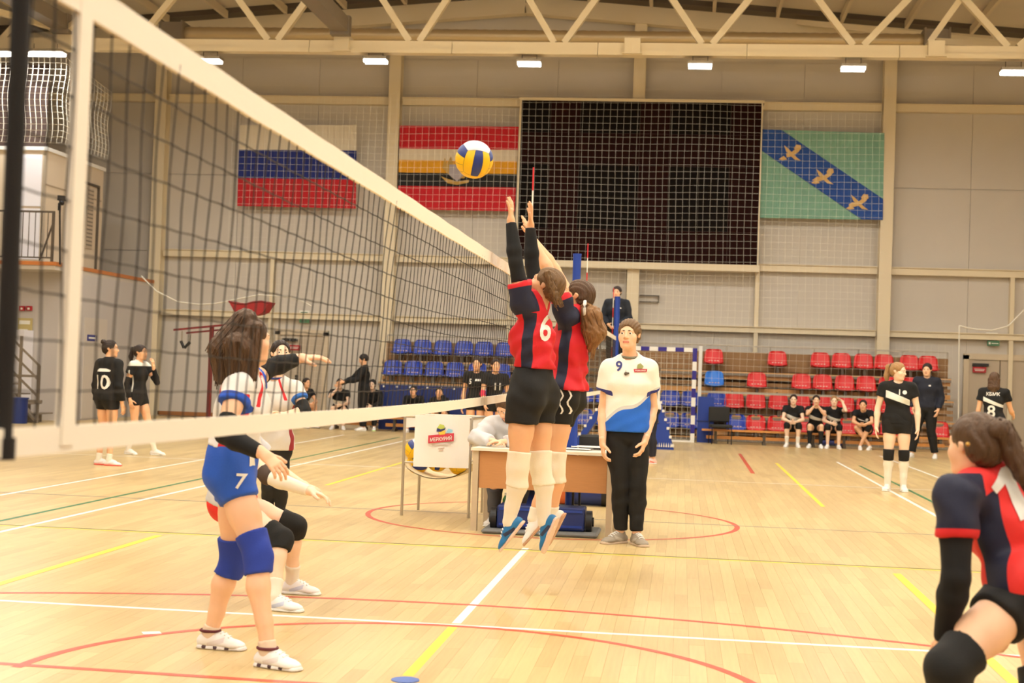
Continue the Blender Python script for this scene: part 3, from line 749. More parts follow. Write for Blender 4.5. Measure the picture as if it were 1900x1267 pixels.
# barrier of blue boards
t = thing('blue_barrier', 'dark blue vinyl barrier along the foot of the blue seats', 'barrier', on_y(820, 760, 33.15))
x0, x1 = on_y(703, 760, 33.15)[0], on_y(948, 760, 33.15)[0]; zt = on_y(820, 717, 33.15)[2]
for i in range(3):
    a, b = x0 + (x1 - x0) * i / 3, x0 + (x1 - x0) * (i + 1) / 3
    f = MB().box((a + .005, 33.12, .02), (b - .005, 33.2, zt)).build('barrier_panel', M_navy, t)
    mb = MB()
    for x in np.arange(a + .1, b, .3): mb.cbox((x, 33.11, zt - .04), (.04, .02, .04))
    mb.build('white_stud', M_white, f)
t = thing('crash_mat', 'upright blue crash mat right of the goal post', 'mat', on_y(1308, 780, 33.2))
x0, x1 = on_y(1294, 780, 33.2)[0], on_y(1324, 780, 33.2)[0]
MB().box((x0, 33.14, .0), (x1, 33.3, on_y(1308, 736, 33.14)[2])).build('mat_body', M_blue, t)
MB().box((x0 - .01, 33.13, .45), (x1 + .01, 33.31, .48)).build('strap', M_navy, t)
# black chair
def chair(label, x, y, rz, sz=.44, group='black padded chairs'):
    t = thing('office_chair', label, 'chair', (x, y, 0), group)
    co, si = math.cos(rz), math.sin(rz)
    def q(a, b, c): return V(x + a * co - b * si, y + a * si + b * co, c)
    def bx(lo, hi): return MB().hexa([q(lo[0], lo[1], lo[2]), q(hi[0], lo[1], lo[2]), q(hi[0], hi[1], lo[2]), q(lo[0], hi[1], lo[2]), q(lo[0], lo[1], hi[2]), q(hi[0], lo[1], hi[2]), q(hi[0], hi[1], hi[2]), q(lo[0], hi[1], hi[2])])
    mdark = mat('chair_fabric', (40, 38, 36), .8, bump=.2, bscale=200)
    o = bx((-.23, -.22, sz - .07), (.23, .2, sz)).build('seat', mdark, t); o.modifiers.new('b', 'BEVEL').width = .02
    o = bx((-.23, .2, sz + .05), (.23, .25, sz + .38)).build('backrest', mdark, t); o.modifiers.new('b', 'BEVEL').width = .02
    for sx in (-.21, .21):
        MB().tube([q(sx, -.2, .0), q(sx, -.19, sz - .07)], .012, 6).build('leg', M_black, t)
        MB().tube([q(sx, .24, .0), q(sx, .2, sz - .06), q(sx, .26, sz + .3)], .012, 6).build('leg', M_black, t)
    return t
p = floor_pt(1336, 824); chair('black padded chair with metal legs before the wooden bench at right', p[0], p[1] + .1, math.radians(8), .42)
# ---- handball goal
t = thing('handball_goal', 'blue and white striped handball goal behind the officials', 'goal', (-1.19, 33.0, 0))
gx1, gy, gh = on_y(1287, 730, 33.0)[0], 33.0, on_y(1287, 646, 33.0)[2] - .04; gx0 = gx1 - 2.92
M_gb = mat('goal_blue', (38, 28, 130), .4)
def striped(a, b, n, name, first):
    a, b = np.array(a, float), np.array(b, float)
    for i in range(n):
        p, q_ = a + (b - a) * i / n, a + (b - a) * (i + 1) / n
        MB().beam(p, q_, .09, .09, (0, 1, 0) if abs((b - a)[2]) < .1 else (0, 1, 0)).build(name, M_gb if (i + first) % 2 else M_white, t)
striped((gx1, gy, 0), (gx1, gy, gh - .06), 10, 'post_stripe', 0)
striped((gx0, gy, 0), (gx0, gy, gh - .06), 10, 'post_stripe', 0)
striped((gx0 + .05, gy, gh), (gx1 - .05, gy, gh), 15, 'crossbar_stripe', 0)
for x in (gx0, gx1): MB().cbox((x, gy, gh - .01), (.1, .1, .1)).build('corner_block', M_gb, t)
for x in (gx0, gx1): MB().tube([(x, gy, gh), (x, gy + .26, gh - .1), (x, gy + .26, .05), (x, gy, .05)], .02, 6).build('net_support', M_white, t)
MB().beam((gx0, gy - .02, .02), (gx1, gy - .02, .02), .04, .04).build('ground_bar', M_white, t)
def goalnet(u, v): return V(gx0 + u * (gx1 - gx0), gy + .24 - .02 * math.sin(v * 3.1) + .02 * math.sin(u * 25), .05 + v * (gh - .12) )
stuff(netting(goalnet, 24, 16, 24, 16, .005).build('goal_net', M_cord, t))
# ---- referee stand (base with slanted blue pads, platform, rail)
rs = P(1150, 833, 29.3); rx, ry = rs[0], rs[1]
t = thing('referee_stand', 'blue referee stand with slanted padded sides behind the young man', 'stand', (rx, ry, 0))
def RP(px, py): q_ = on_y(px, py, ry); return q_[0], q_[2]
(lx, lz), (lx2, lz2) = RP(1062, 836), RP(1124, 737)
(qx, qz), (qx2, qz2) = RP(1250, 834), RP(1224, 738)
for (a, az, b, bz) in ((lx, 0, lx2, lz2), (qx, 0, qx2, qz2)):
    s = 1 if b > a else -1
    MB().hexa([(a, ry - .3, az), (a + s * .14, ry - .3, az), (a + s * .14, ry + .4, az), (a, ry + .4, az), (b, ry - .3, bz), (b + s * .14, ry - .3, bz), (b + s * .14, ry + .4, bz), (b, ry + .4, bz)]).build('side_pad', M_blue, t)
    mb = MB()
    for k in range(6):
        u = (k + .5) / 6; mb.cbox((a + (b - a) * u - s * .005, ry - .3, az + (bz - az) * u), (.05, .03, .05))
    mb.build('lacing', M_white, t)
# fringe at the foot of the right pad
mb = MB()
for k in range(8):
    x = qx - .34 + k * .045; mb.add([(x, ry - .31, .05), (x + .03, ry - .31, .05), (x + .015, ry - .31, .14), (x, ry - .3, .05), (x + .03, ry - .3, .05), (x + .015, ry - .3, .14)], [(0, 1, 2), (5, 4, 3), (0, 3, 4, 1), (1, 4, 5, 2), (2, 5, 3, 0)])
mb.build('fringe', M_white, t)
MB().box((qx - .4, ry - .29, 0), (qx - .1, ry + .3, .5)).build('foot_pad', M_blue, t)
MB().box((lx2, ry - .3, lz2 - .02), (qx2, ry + .4, lz2 + .06)).build('platform', M_grey, t)
plat = lz2 + .06
REFX = RP(1143, 600)[0]
MB().box((REFX - .3, ry - .05, plat), (REFX + .3, ry + .45, plat + .38)).build('upper_step', M_grey, t)
plat2 = plat + .38
for x in (REFX - .32, REFX + .32):
    MB().tube([(x, ry + .42, plat), (x, ry + .42, plat2 + .75)], .02, 6).build('rail_post', M_rail, t)
MB().tube([(REFX - .32, ry + .42, plat2 + .75), (REFX + .32, ry + .42, plat2 + .75)], .02, 6).build('rail', M_rail, t)
# ================================================================== VOLLEYBALL NETS
X1 = -1.2
def zt_(y): return 2.11
def belly(y, s):   # sideways sag of the net's lower part
    u = min(max((y - 2.83) / 8.7, 0), 1); return -.05 * (1 - s) * math.sin(math.pi * u) ** .7
def zb_(y):
    u = min(max((y - 2.57) / 9.4, 0), 1); return 1.205 - .03 * math.sin(math.pi * u)
t = thing('volleyball_net', 'near black volleyball net with cream tapes running away from the camera', 'net', (X1, 7.2, 1.2))
M_tape = mat('net_tape', (250, 241, 224), .7, bump=.08, bscale=80)
M_netc = mat('net_cord', (46, 38, 30), .8)
ys = np.linspace(2.4, 11.98, 60)
def tape(name, zf, off, half, th, m, y0=2.4, y1=11.98):
    vs = []; fs = []; n = 60
    for i in range(n + 1):
        y = y0 + (y1 - y0) * i / n; z = zf(y); x = X1 + off(y)
        w_ = .004 * math.sin(y * 9) * .5
        for sx, sz in ((-1, -1), (1, -1), (1, 1), (-1, 1)): vs.append((x + sx * th / 2 + w_, y, z + sz * half))
    for i in range(n):
        for k in range(4): fs.append((i * 4 + k, (i + 1) * 4 + k, (i + 1) * 4 + (k + 1) % 4, i * 4 + (k + 1) % 4))
    return MB().add(vs, fs + [(0, 1, 2, 3), (n * 4 + 3, n * 4 + 2, n * 4 + 1, n * 4)]).build(name, m, t)
tape('top_tape', lambda y: 2.075, lambda y: 0, .035, .012, M_tape)
tape('bottom_tape', zb_, lambda y: belly(y, 0), .026, .01, M_tape)
mb = MB()
y = 2.6
while y < 11.97:
    yb = y + .0
    pts = []
    for k in range(11):
        s = k / 10; z0 = zb_(y) + .024; zz = z0 + (2.06 - z0) * s
        u = min(max((y - 2.83) / 8.7, 0), 1)
        pts.append((X1 + belly(y, s) + .004 * math.sin(s * 9 + y * 7), y - (1 - s) * .10 * math.sin(math.pi * u) - .012 * math.sin(y * 3) * (1 - s), zz))
    mb.tube(pts, .0022, 4, up=(1, 0, .1)); y += .1
for j in range(1, 9):
    s = j / 9; pts = []
    for yy in np.linspace(2.57, 11.98, 95):
        z0 = zb_(yy); pts.append((X1 + belly(yy, s), yy, z0 + (2.06 - z0) * s - .006 * abs(math.sin(yy * 31.4 / 2)) - .012 * math.sin(yy * 1.3 + j) * (1 - abs(2 * s - 1))))
    mb.tube(pts, .0022, 4, up=(1, 0, .1))
stuff(mb.build('net_cords', M_netc, t))
for y in (2.83, 11.5):
    vs = MB().hexa([(X1 - .008, y - .03, 1.19), (X1 + .008, y - .03, 1.19), (X1 + .008, y + .03, 1.19), (X1 - .008, y + .03, 1.19), (X1 - .008, y - .02, 2.1), (X1 + .008, y - .02, 2.1), (X1 + .008, y + .04, 2.1), (X1 - .008, y + .04, 2.1)]).build('side_band', M_tape, t)
for y in (2.57, 11.98):
    MB().cyl((X1 - .005, y, 1.185), (X1, y - .01, 2.11), .017, 10).cyl((X1 - .005, y, 1.175), (X1 - .005, y, 1.215), .023, 10).build('end_rod', mat('rod_sleeve', (20, 15, 12), .8), t)
def antenna(x, y, z0, z1, par, n=10):
    for i in range(n):
        a, b = z0 + (z1 - z0) * i / n, z0 + (z1 - z0) * (i + 1) / n
        MB().cyl((x, y, a), (x, y, b), .006, 8).build('antenna_stripe', mat('antenna_red', (206, 30, 40), .4) if (n - i) % 2 else M_white, par)
antenna(X1 + .02, 11.42, 1.17, 2.95, t)
# post of the near net
pb = P(1055, 960, 13.75); PX, PY = pb[0], pb[1]
MB().tube([(X1, 11.98, 2.09), (PX, PY, 2.1)], .004, 5).tube([(X1, 11.98, 1.2), (PX, PY, 1.2)], .004, 5).tube([(X1, 2.57, 2.09), (X1 + .02, 1.8, 2.1)], .004, 5).build('net_cable', M_netc, t)
t = thing('volleyball_post', 'blue padded volleyball post on a wheeled base behind the officials table', 'post', (PX, PY, 0))
MB().cyl((PX, PY, .08), (PX, PY, 2.47), .038, 14).cyl((PX, PY, 2.47), (PX, PY, 2.485), .04, 14).build('post_tube', M_blue, t)
o = MB().box((PX - .055, PY - .055, .3), (PX + .055, PY + .055, 1.92)).build('post_pad', M_blue, t); o.modifiers.new('b', 'BEVEL').width = .02
MB().box((PX - .05, PY - .07, 1.95), (PX + .05, PY + .07, 2.1)).build('winch', M_navy, t)
a, b = P(920, 998, 12.75), P(1084, 1000, 12.75)
yb = min(a[1], b[1]) + .02
o = MB().box((a[0], yb, .045), (b[0], yb + .3, .24)).build('base_box', M_navy, t); o.modifiers.new('b', 'BEVEL').width = .012
MB().box((a[0] + .02, yb - .008, .07), (b[0] - .02, yb, .09)).box((a[0] + .02, yb - .008, .2), (b[0] - .02, yb, .22)).build('base_rib', M_blue, t)
cx_ = (a[0] + b[0]) / 2
MB().box((cx_ - .06, yb + .3, .05), (cx_ + .06, PY, .12)).beam((cx_, PY, .1), (PX, PY, .1), .1, .08).build('base_beam', M_navy, t)
g_ = P(992, 880, 13.0)
MB().hexa([(g_[0] - .06, yb + .1, .2), (g_[0] + .05, yb + .1, .2), (g_[0] + .05, yb + .2, .2), (g_[0] - .06, yb + .2, .2), (g_[0] + .012, PY - .3, .75), (g_[0] + .035, PY - .3, .75), (g_[0] + .035, PY - .25, .75), (g_[0] + .012, PY - .25, .75)]).build('brace', M_navy, t)
for p in (a, b):
    s = -1 if p is a else 1
    MB().cyl((p[0] + s * .01, yb + .1, .12), (p[0] + s * .06, yb + .1, .12), .095, 16).cyl((p[0] + s * .06, yb + .1, .12), (p[0] + s * .075, yb + .1, .12), .04, 12).build('wheel', M_black, t)
p = P(990, 1003, 12.5)
o = MB().box((a[0] - .12, yb - .1, .002), (b[0] + .12, yb + .5, .04)).build('floor_pad', mat('pad_grey', (112, 112, 112), .8)); o.modifiers.new('b', 'BEVEL').width = .015
tag(o, 'grey padded mat under the blue post base', 'mat')
# second net further away, in line with the first
t = thing('volleyball_net', 'far second volleyball net with white tape seen edge-on beside the young man', 'net', (X1, 22.5, 1.2))
tape('top_tape', lambda y: 2.06, lambda y: 0, .035, .012, M_tape, 18, 27)
tape('bottom_tape', lambda y: 1.13, lambda y: 0, .026, .01, M_tape, 18, 27)
mb = MB()
for y in np.arange(18, 27.05, .1): mb.tube([(X1, y, 1.13), (X1, y, 2.05)], .0022, 4)
for j in range(1, 9): mb.tube([(X1, y, 1.13 + .92 * j / 9) for y in np.arange(18, 27.2, .5)], .0022, 4)
stuff(mb.build('net_cords', M_netc, t))
antenna(X1 + .03, 18, 1.2, 2.96, t); antenna(X1 - .06, 26.9, 1.2, 2.96, t)
q_ = P(1141, 700, 27.6)
t = thing('volleyball_post', 'slim far blue volleyball post standing before the referee', 'post', (q_[0], q_[1], 0))
MB().cyl((q_[0], q_[1], .05), (q_[0], q_[1], 2.83), .05, 12).cyl((q_[0], q_[1], 2.83), (q_[0], q_[1], 2.85), .055, 12).build('post_tube', M_blue, t)
MB().cyl((q_[0], q_[1], 0), (q_[0], q_[1], .06), .2, 16).build('base_plate', M_navy, t)
MB().tube([(q_[0], q_[1] - .05, 2.06), (X1, 27, 2.06)], .006, 5).build('net_cable', M_white, t)
# ================================================================== BALLS
BALLP = []
def volleyball(label, c, r=.105, rot=(0, 0, 0), group=None, cols=None):
    t = thing('volleyball', label, 'ball', c, group); t.rotation_euler = rot
    if BALLP:
        for o in BALLP:
            k = o.copy(); COL.objects.link(k); k.parent = t
        return t
    my, mb_, mw = mat('ball_yellow', (248, 196, 14), .45, bump=.1, bscale=400), mat('ball_blue', (36, 56, 130), .45, bump=.1, bscale=400), mat('ball_pale', (236, 232, 240), .45)
    axes = [(V(0, -1, 0), V(1, 0, 0)), (V(0, 1, 0), V(1, 0, 0)), (V(1, 0, 0), V(0, 0, 1)), (V(-1, 0, 0), V(0, 0, 1)), (V(0, 0, 1), V(0, 1, 0)), (V(0, 0, -1), V(0, 1, 0))]
    for fi, (n, ux) in enumerate(axes):
        vx = np.cross(n, ux); k = 8
        for s in range(3):
            vs = []; fs = []
            u0, u1 = -1 + 2 * s / 3 + .012, -1 + 2 * (s + 1) / 3 - .012
            for lay, rr in ((0, r), (1, r * .96)):
                for i in range(5):
                    for j in range(k + 1):
                        a, b = u0 + (u1 - u0) * i / 4, (-.988 + 1.976 * j / k)
                        d = unit(n + ux * math.tan(a * math.pi / 4) + vx * math.tan(b * math.pi / 4))
                        e = 1 - .012 * (1 if (lay == 0 and (i in (0, 4) or j in (0, k))) else 0)
                        vs.append(d * rr * e)
            m_ = 5 * (k + 1)
            flip = np.dot(np.cross(ux, vx), n) < 0
            for i in range(4):
                for j in range(k):
                    q4 = (i * (k + 1) + j, (i + 1) * (k + 1) + j, (i + 1) * (k + 1) + j + 1, i * (k + 1) + j + 1)
                    fs.append(q4[::-1] if flip else q4)
            mm = mb_ if (s == 1 and fi in (0, 1)) else (mw if fi == 4 else my)
            if fi in (2, 3) and s == 2: mm = mb_
            o = MB().add(vs, fs, 0, True).build('ball_panel', mm); o.parent = t; BALLP.append(o)
    o = MB().ball((0, 0, 0), r * .975, 16, 12).build('bladder', M_navy); o.parent = t; BALLP.append(o)
    return t
volleyball('yellow and blue volleyball in the air above the net', P(880, 296, 8.25), rot=(math.radians(24), math.radians(4), math.radians(22)))
# ================================================================== BALL CART
t = thing('ball_cart', 'white cloth ball cart with a club banner beside the officials table', 'cart', floor_pt(810, 955))
fl_, fr_, bl_, br_ = P(745, 955, 14.05), P(869, 958, 14.0), P(776, 943, 14.65), P(894, 945, 14.6)
for p in (fl_, fr_, bl_, br_): p[2] = 0
zc = .93
for p in (fl_, fr_, bl_, br_): MB().tube([p, p + V(0, 0, zc)], .014, 8).build('leg', M_chrome, t)
for a, b in ((fl_, fr_), (bl_, br_), (fl_, bl_), (fr_, br_)):
    MB().tube([a + V(0, 0, zc), b + V(0, 0, zc)], .014, 8).build('top_bar', M_chrome, t)
for a, b in ((fl_, fr_), (bl_, br_)): MB().tube([a + V(0, 0, .5), b + V(0, 0, .5)], .01, 6).build('lower_bar', M_chrome, t)
M_cloth = mat('cart_cloth', (246, 240, 232), .8, bump=.08, bscale=30)
def cloth(pa, pb, zs, name, th=.006, dip=0.0):
    vs = []; fs = []; n = 12
    for z in zs:
        for i in range(n + 1):
            u = i / n; p = pa + (pb - pa) * u; vs.append(p + V(0, -.012 * math.sin(u * 9 + z * 5) - .01, z))
    k = len(vs); vs += [p + V(0, th, 0) for p in vs]
    for j in range(len(zs) - 1):
        for i in range(n):
            a = j * (n + 1) + i; b = a + n + 1; fs += [(a, a + 1, b + 1, b), (k + b, k + b + 1, k + a + 1, k + a)]
    return MB().add(vs, fs, 0, True).build(name, M_cloth, t)
ba, bb = P(764, 955, 14.0), P(866, 958, 13.96); ba[2] = bb[2] = 0
ban = cloth(ba, bb, np.linspace(.465, zc + .02, 8), 'banner')
cloth(bl_, br_, np.linspace(.8, zc + .01, 4), 'back_flap'); cloth(fr_, br_, np.linspace(.82, zc + .01, 4), 'side_flap'); cloth(fl_, bl_, np.linspace(.82, zc + .01, 4), 'side_flap')
vs = []; fs = []; n = 14; m_ = 8
for j in range(m_ + 1):
    for i in range(n + 1):
        u, v = i / n, j / m_
        p = (fl_ * (1 - u) + fr_ * u) * (1 - v) + (bl_ * (1 - u) + br_ * u) * v
        vs.append((p[0], p[1], .5 - .15 * (math.sin(math.pi * u) ** .6) * (.95 + .05 * math.sin(math.pi * v))))
for j in range(m_):
    for i in range(n): a = j * (n + 1) + i; fs.append((a, a + 1, a + n + 2, a + n + 1))
k = len(vs); vs += [(x, y, z - .008) for x, y, z in vs]; fs += [tuple(i + k for i in f[::-1]) for f in fs]
MB().add(vs, fs, 0, True).build('hammock', mat('hammock_cloth', (226, 206, 168), .8), t)
bc = (ba + bb) / 2; rt = unit(bb - ba); upz = V(0, 0, 1); nn = np.cross(rt, upz)
M_logo = mat('logo_red', (206, 56, 72), .6)
def bpt(u, z, off=.03): return bc + rt * u + V(0, 0, z) + nn * off
rib = [(-.125, .685), (.115, .715), (.115, .79), (-.125, .76)]
mb = MB(); c4 = [bpt(u, z) for u, z in rib]; mb.add(c4 + [p - nn * .004 for p in c4], [(0, 1, 2, 3), (7, 6, 5, 4)]).build('logo_ribbon', M_logo, ban)
flat_text('logo_lettering', 'МЕРКУРИЙ', bpt(-.005, .737, .0), rt + V(0, 0, .12), upz, .045, M_white, ban, off=.034, width=.205)
for col, pts in ((mat('logo_lime', (190, 200, 90), .6), [(-.045, .83), (-.02, .87), (.02, .86), (.03, .83), (.0, .82)]), (mat('logo_navy', (50, 56, 110), .6), [(-.05, .8), (-.045, .835), (-.01, .82), (.035, .84), (.03, .82), (-.01, .795)]), (mat('logo_yellow', (240, 196, 70), .6), [(-.03, .79), (.0, .815), (.035, .81), (.03, .775), (-.02, .77)]), (mat('logo_sky', (150, 206, 228), .6), [(.04, .79), (.06, .83), (.1, .82), (.1, .795)])):
    c4 = [bpt(u, z, .032) for u, z in pts]; k = len(c4); MB().add(c4 + [p - nn * .004 for p in c4], [tuple(range(k)), tuple(range(2 * k - 1, k - 1, -1))]).build('logo_ball', col, ban)
for zz, ww in ((.672, .09), (.64, .03), (.62, .02)):
    c4 = [bpt(-ww, zz - .003), bpt(ww, zz + .006), bpt(ww, zz + .012), bpt(-ww, zz + .003)]; MB().add(c4 + [p - nn * .004 for p in c4], [(0, 1, 2, 3), (7, 6, 5, 4)]).build('logo_rule', mat('logo_gold', (206, 170, 150), .6), ban)
for k, (px, py, D, rr) in enumerate(((771, 842, 14.3, .5), (853, 845, 14.3, 1.2), (852, 868, 14.32, 2.2), (812, 862, 14.35, .2), (775, 866, 14.33, 1.7))):
    volleyball(['yellow volleyball in the cart, at its left edge', 'yellow volleyball in the cart, upper one at its right edge', 'yellow volleyball in the cart, lower one at its right edge', 'yellow volleyball in the cart behind the banner centre', 'yellow volleyball in the cart, lower one at its left edge'][k], P(px, py - 7, D), rot=(rr, rr * .7, rr * 1.3), group='volleyballs in the cloth cart')
# ================================================================== OFFICIALS TABLE
ta, tb = P(878, 985, 12.9), P(1128, 1000, 12.68)
ta[2] = tb[2] = 0
tx = unit(tb - ta); ty = V(-tx[1], tx[0], 0); TL_ = np.linalg.norm(tb - ta); TZ = .715
t = thing('officials_table', 'office table with brown wood front panel and pale top', 'table', (ta + tb) / 2)
M_tw = mat('table_wood', (190, 134, 84), .45, var=.12, bscale=6, stretch=(2, 2, 30)); M_top = mat('table_top', (238, 226, 206), .4); M_tl = mat('table_leg', (196, 176, 148), .45)
def tq(u, v, z): return ta + tx * u + ty * v + V(0, 0, z)
def tbox(u0, v0, z0, u1, v1, z1): return MB().hexa([tq(u0, v0, z0), tq(u1, v0, z0), tq(u1, v1, z0), tq(u0, v1, z0), tq(u0, v0, z1), tq(u1, v0, z1), tq(u1, v1, z1), tq(u0, v1, z1)])
tbox(-.04, -.02, TZ - .025, TL_ + .04, .62, TZ).build('tabletop', M_top, t)
tbox(.03, .02, .37, TL_ - .03, .04, TZ - .03).build('front_panel', M_tw, t)
for u in (0, TL_):
    tbox(u - .025, .0, .0, u + .025, .05, TZ - .025).build('leg', M_tl, t); tbox(u - .025, .52, .0, u + .025, .57, TZ - .025).build('leg', M_tl, t)
    tbox(u - .012, .05, .45, u + .012, .52, TZ - .03).build('side_panel', M_tw, t)
def paper(label, px, py, dx, dy, rz, z0=0):
    c = P(px, py, 12.95); d = ray(px, py); c = CAM + d * ((TZ + .002 + z0 - CAMH) / d[2])
    o = MB().cbox((c[0], c[1], TZ + .004 + z0), (dx, dy, .004), rz=rz).build('paper_sheet', M_white); tag(o, label, 'paper')
paper('white paper sheets at the right end of the officials table', 1090, 829, .3, .3, .1); paper('open white notebook on the officials table right of the jumpers', 1072, 833, .24, .17, -.2, .006)
o = MB().cyl(V(0, 0, 0), V(.12, .01, 0), .005, 6).build('pen', M_dark); o.location = Vector(CAM + ray(1096, 834) * ((TZ + .012 - CAMH) / ray(1096, 834)[2])); tag(o, 'dark pen lying on the papers of the officials table', 'pen')
rzt = math.atan2(tx[1], tx[0])
c = tq(TL_ * .82, .95, 0); chair('black padded chair behind the right half of the officials table', c[0], c[1], rzt)
c = tq(TL_ * .16, .95, 0); CH2 = c; chair('black chair under the official in the grey hoodie', c[0], c[1], rzt)
p = floor_pt(1095, 938)
t = thing('sports_bag', 'dark blue sports bag with an orange end under the officials table', 'bag', p)
o = MB().cyl((p[0] - .3, p[1], .13), (p[0] + .3, p[1], .13), .125, 16).build('bag_body', M_navy, t); o.modifiers.new('b', 'BEVEL').width = .03
MB().cyl((p[0] - .34, p[1], .13), (p[0] - .2, p[1], .13), .128, 16).build('end_panel', mat('bag_orange', (190, 90, 40), .7), t)
MB().cyl((p[0] + .12, p[1], .13), (p[0] + .2, p[1], .13), .13, 16).build('strap', M_black, t)
p = floor_pt(938, 960)
t = thing('water_bottle', 'green drink bottle on the floor behind the table leg', 'bottle', p)
MB().cyl(p, p + V(0, 0, .17), .035, 12).cyl(p + V(0, 0, .17), p + V(0, 0, .21), .035, 12, .015).build('bottle_body', mat('bottle_green', (40, 110, 60), .2), t)
MB().cyl(p + V(0, 0, .21), p + V(0, 0, .235), .017, 10).build('cap', M_white, t)
p = floor_pt(1566, 828)
t = thing('water_bottle', 'small blue drink bottle by the feet under the players bench', 'bottle', p)
MB().cyl(p, p + V(0, 0, .2), .035, 12).cyl(p + V(0, 0, .2), p + V(0, 0, .24), .035, 12, .015).build('bottle_body', mat('bottle_blue', (70, 110, 170), .2), t)
MB().cyl(p + V(0, 0, .24), p + V(0, 0, .265), .017, 10).build('cap', M_white, t)
p = floor_pt(1545, 828)
o = MB().cbox((p[0], p[1] + .1, .06), (.5, .25, .12)).build('kit_bag', mat('bag_blue_red', (52, 56, 110), .7)); o.modifiers.new('b', 'BEVEL').width = .04; tag(o, 'flat blue kit bag at the feet of the third seated player', 'bag')
# ---- red training stand and red tray at left
M_dred = mat('dark_red_steel', (116, 22, 24), .45)
q_ = floor_pt(386, 800)
t = thing('training_stand', 'dark red T-shaped training stand with hanging straps behind the net', 'stand', q_)
tz = P(400, 606, depth(q_))[2]
MB().beam((q_[0], q_[1], 0), (q_[0], q_[1], tz), .07, .07).build('upright', M_dred, t)
a, b = P(322, 612, depth(q_)), P(426, 602, depth(q_))
MB().beam(a, b, .04, .04).build('cross_bar', M_dred, t)
MB().beam(a + V(.2, .2, -.05), b + V(0, .2, -.08), .035, .035).build('rear_bar', M_dred, t)
MB().cbox((q_[0], q_[1], .03), (.7, .5, .06)).build('foot', M_dark, t)
s = P(338, 614, depth(q_))
MB().tube([s, s + V(.0, 0, -.18), s + V(.05, 0, -.33)], .012, 5).tube([s + V(.18, 0, -.06), s + V(.17, 0, -.2), s + V(.06, 0, -.34)], .012, 5).build('strap', M_grey, t)
MB().tube([s + V(-.02, 0, -.2), s + V(.05, 0, -.34)], .03, 6).tube([s + V(.17, 0, -.22), s + V(.06, 0, -.34)], .03, 6).build('grip', M_black, t)
d_ = 30.0
t = thing('training_tray', 'red open tray on a pole behind the girl with flying hair', 'tray', floor_pt(456, 800))
pts_t = [(424, 559), (440, 563), (455, 564), (470, 560), (485, 559), (499, 562)]; pts_b = [(437, 582), (445, 584), (455, 586), (468, 586), (478, 584), (487, 580)]
vs = [P(x, y, d_) for x, y in pts_t] + [P(x, y, d_) for x, y in pts_b]; vs += [p + V(0, .5, .02) for p in vs]
fs = []
for i in range(5): fs += [(i, 6 + i, 7 + i, i + 1), (12 + i + 1, 12 + 7 + i, 12 + 6 + i, 12 + i), (6 + i, 18 + i, 19 + i, 7 + i)]
fs += [(0, 12, 18, 6), (5, 11, 23, 17)]
MB().add(vs, fs).build('tray_cloth', mat('tray_red', (150, 22, 26), .6), t)
MB().tube([P(x, y, d_) for x, y in pts_t], .02, 5).build('rim', M_dred, t)
bq = P(460, 586, d_) + V(0, .2, 0); MB().beam((bq[0], bq[1], 0), bq, .06, .06).build('pole', M_dred, t); MB().cbox((bq[0], bq[1], .03), (.6, .6, .06)).build('foot', M_dred, t)
# ================================================================== FIGURES: smooth distance-field bodies turned into one skin
def lerp(a, b, t): return a + (b - a) * t
def _seg(x, y, z, a, b):
    d = b - a; L2 = max(float(d @ d), 1e-9)
    px, py, pz = x - a[0], y - a[1], z - a[2]
    t = np.clip((px * d[0] + py * d[1] + pz * d[2]) / L2, 0, 1)
    return px - t * d[0], py - t * d[1], pz - t * d[2], t
def cap(a, b, ra, rb=None, clip=()):
    a, b = np.asarray(a, float), np.asarray(b, float); rb = ra if rb is None else rb
    m = max(ra, rb)
    def fn(x, y, z):
        u, v, w, t = _seg(x, y, z, a, b)
        d = np.sqrt(u * u + v * v + w * w) - (ra + (rb - ra) * t)
        for p, n in clip: d = np.maximum(d, (x - p[0]) * n[0] + (y - p[1]) * n[1] + (z - p[2]) * n[2])
        return d
    return np.minimum(a, b) - m, np.maximum(a, b) + m, fn
def ecap(a, b, side, wa, wb, da, db, clip=()):
    """capsule of elliptic section: half width along side, half depth across"""
    a, b = np.asarray(a, float), np.asarray(b, float); ax = unit(b - a); s = unit(side - ax * (side @ ax)); n = np.cross(ax, s)
    m = max(wa, wb, da, db)
    def fn(x, y, z):
        u, v, w, t = _seg(x, y, z, a, b)
        W_, D_ = wa + (wb - wa) * t, da + (db - da) * t; M_ = np.minimum(W_, D_)
        p, q, r = u * s[0] + v * s[1] + w * s[2], u * n[0] + v * n[1] + w * n[2], u * ax[0] + v * ax[1] + w * ax[2]
        k0 = np.sqrt((p / W_) ** 2 + (q / D_) ** 2 + (r / M_) ** 2); k1 = np.sqrt((p / W_ ** 2) ** 2 + (q / D_ ** 2) ** 2 + (r / M_ ** 2) ** 2)
        d = np.where(k0 < .25, -M_ * .75, k0 * (k0 - 1) / np.maximum(k1, 1e-6))
        for p_, n_ in clip: d = np.maximum(d, (x - p_[0]) * n_[0] + (y - p_[1]) * n_[1] + (z - p_[2]) * n_[2])
        return d
    return np.minimum(a, b) - m, np.maximum(a, b) + m, fn
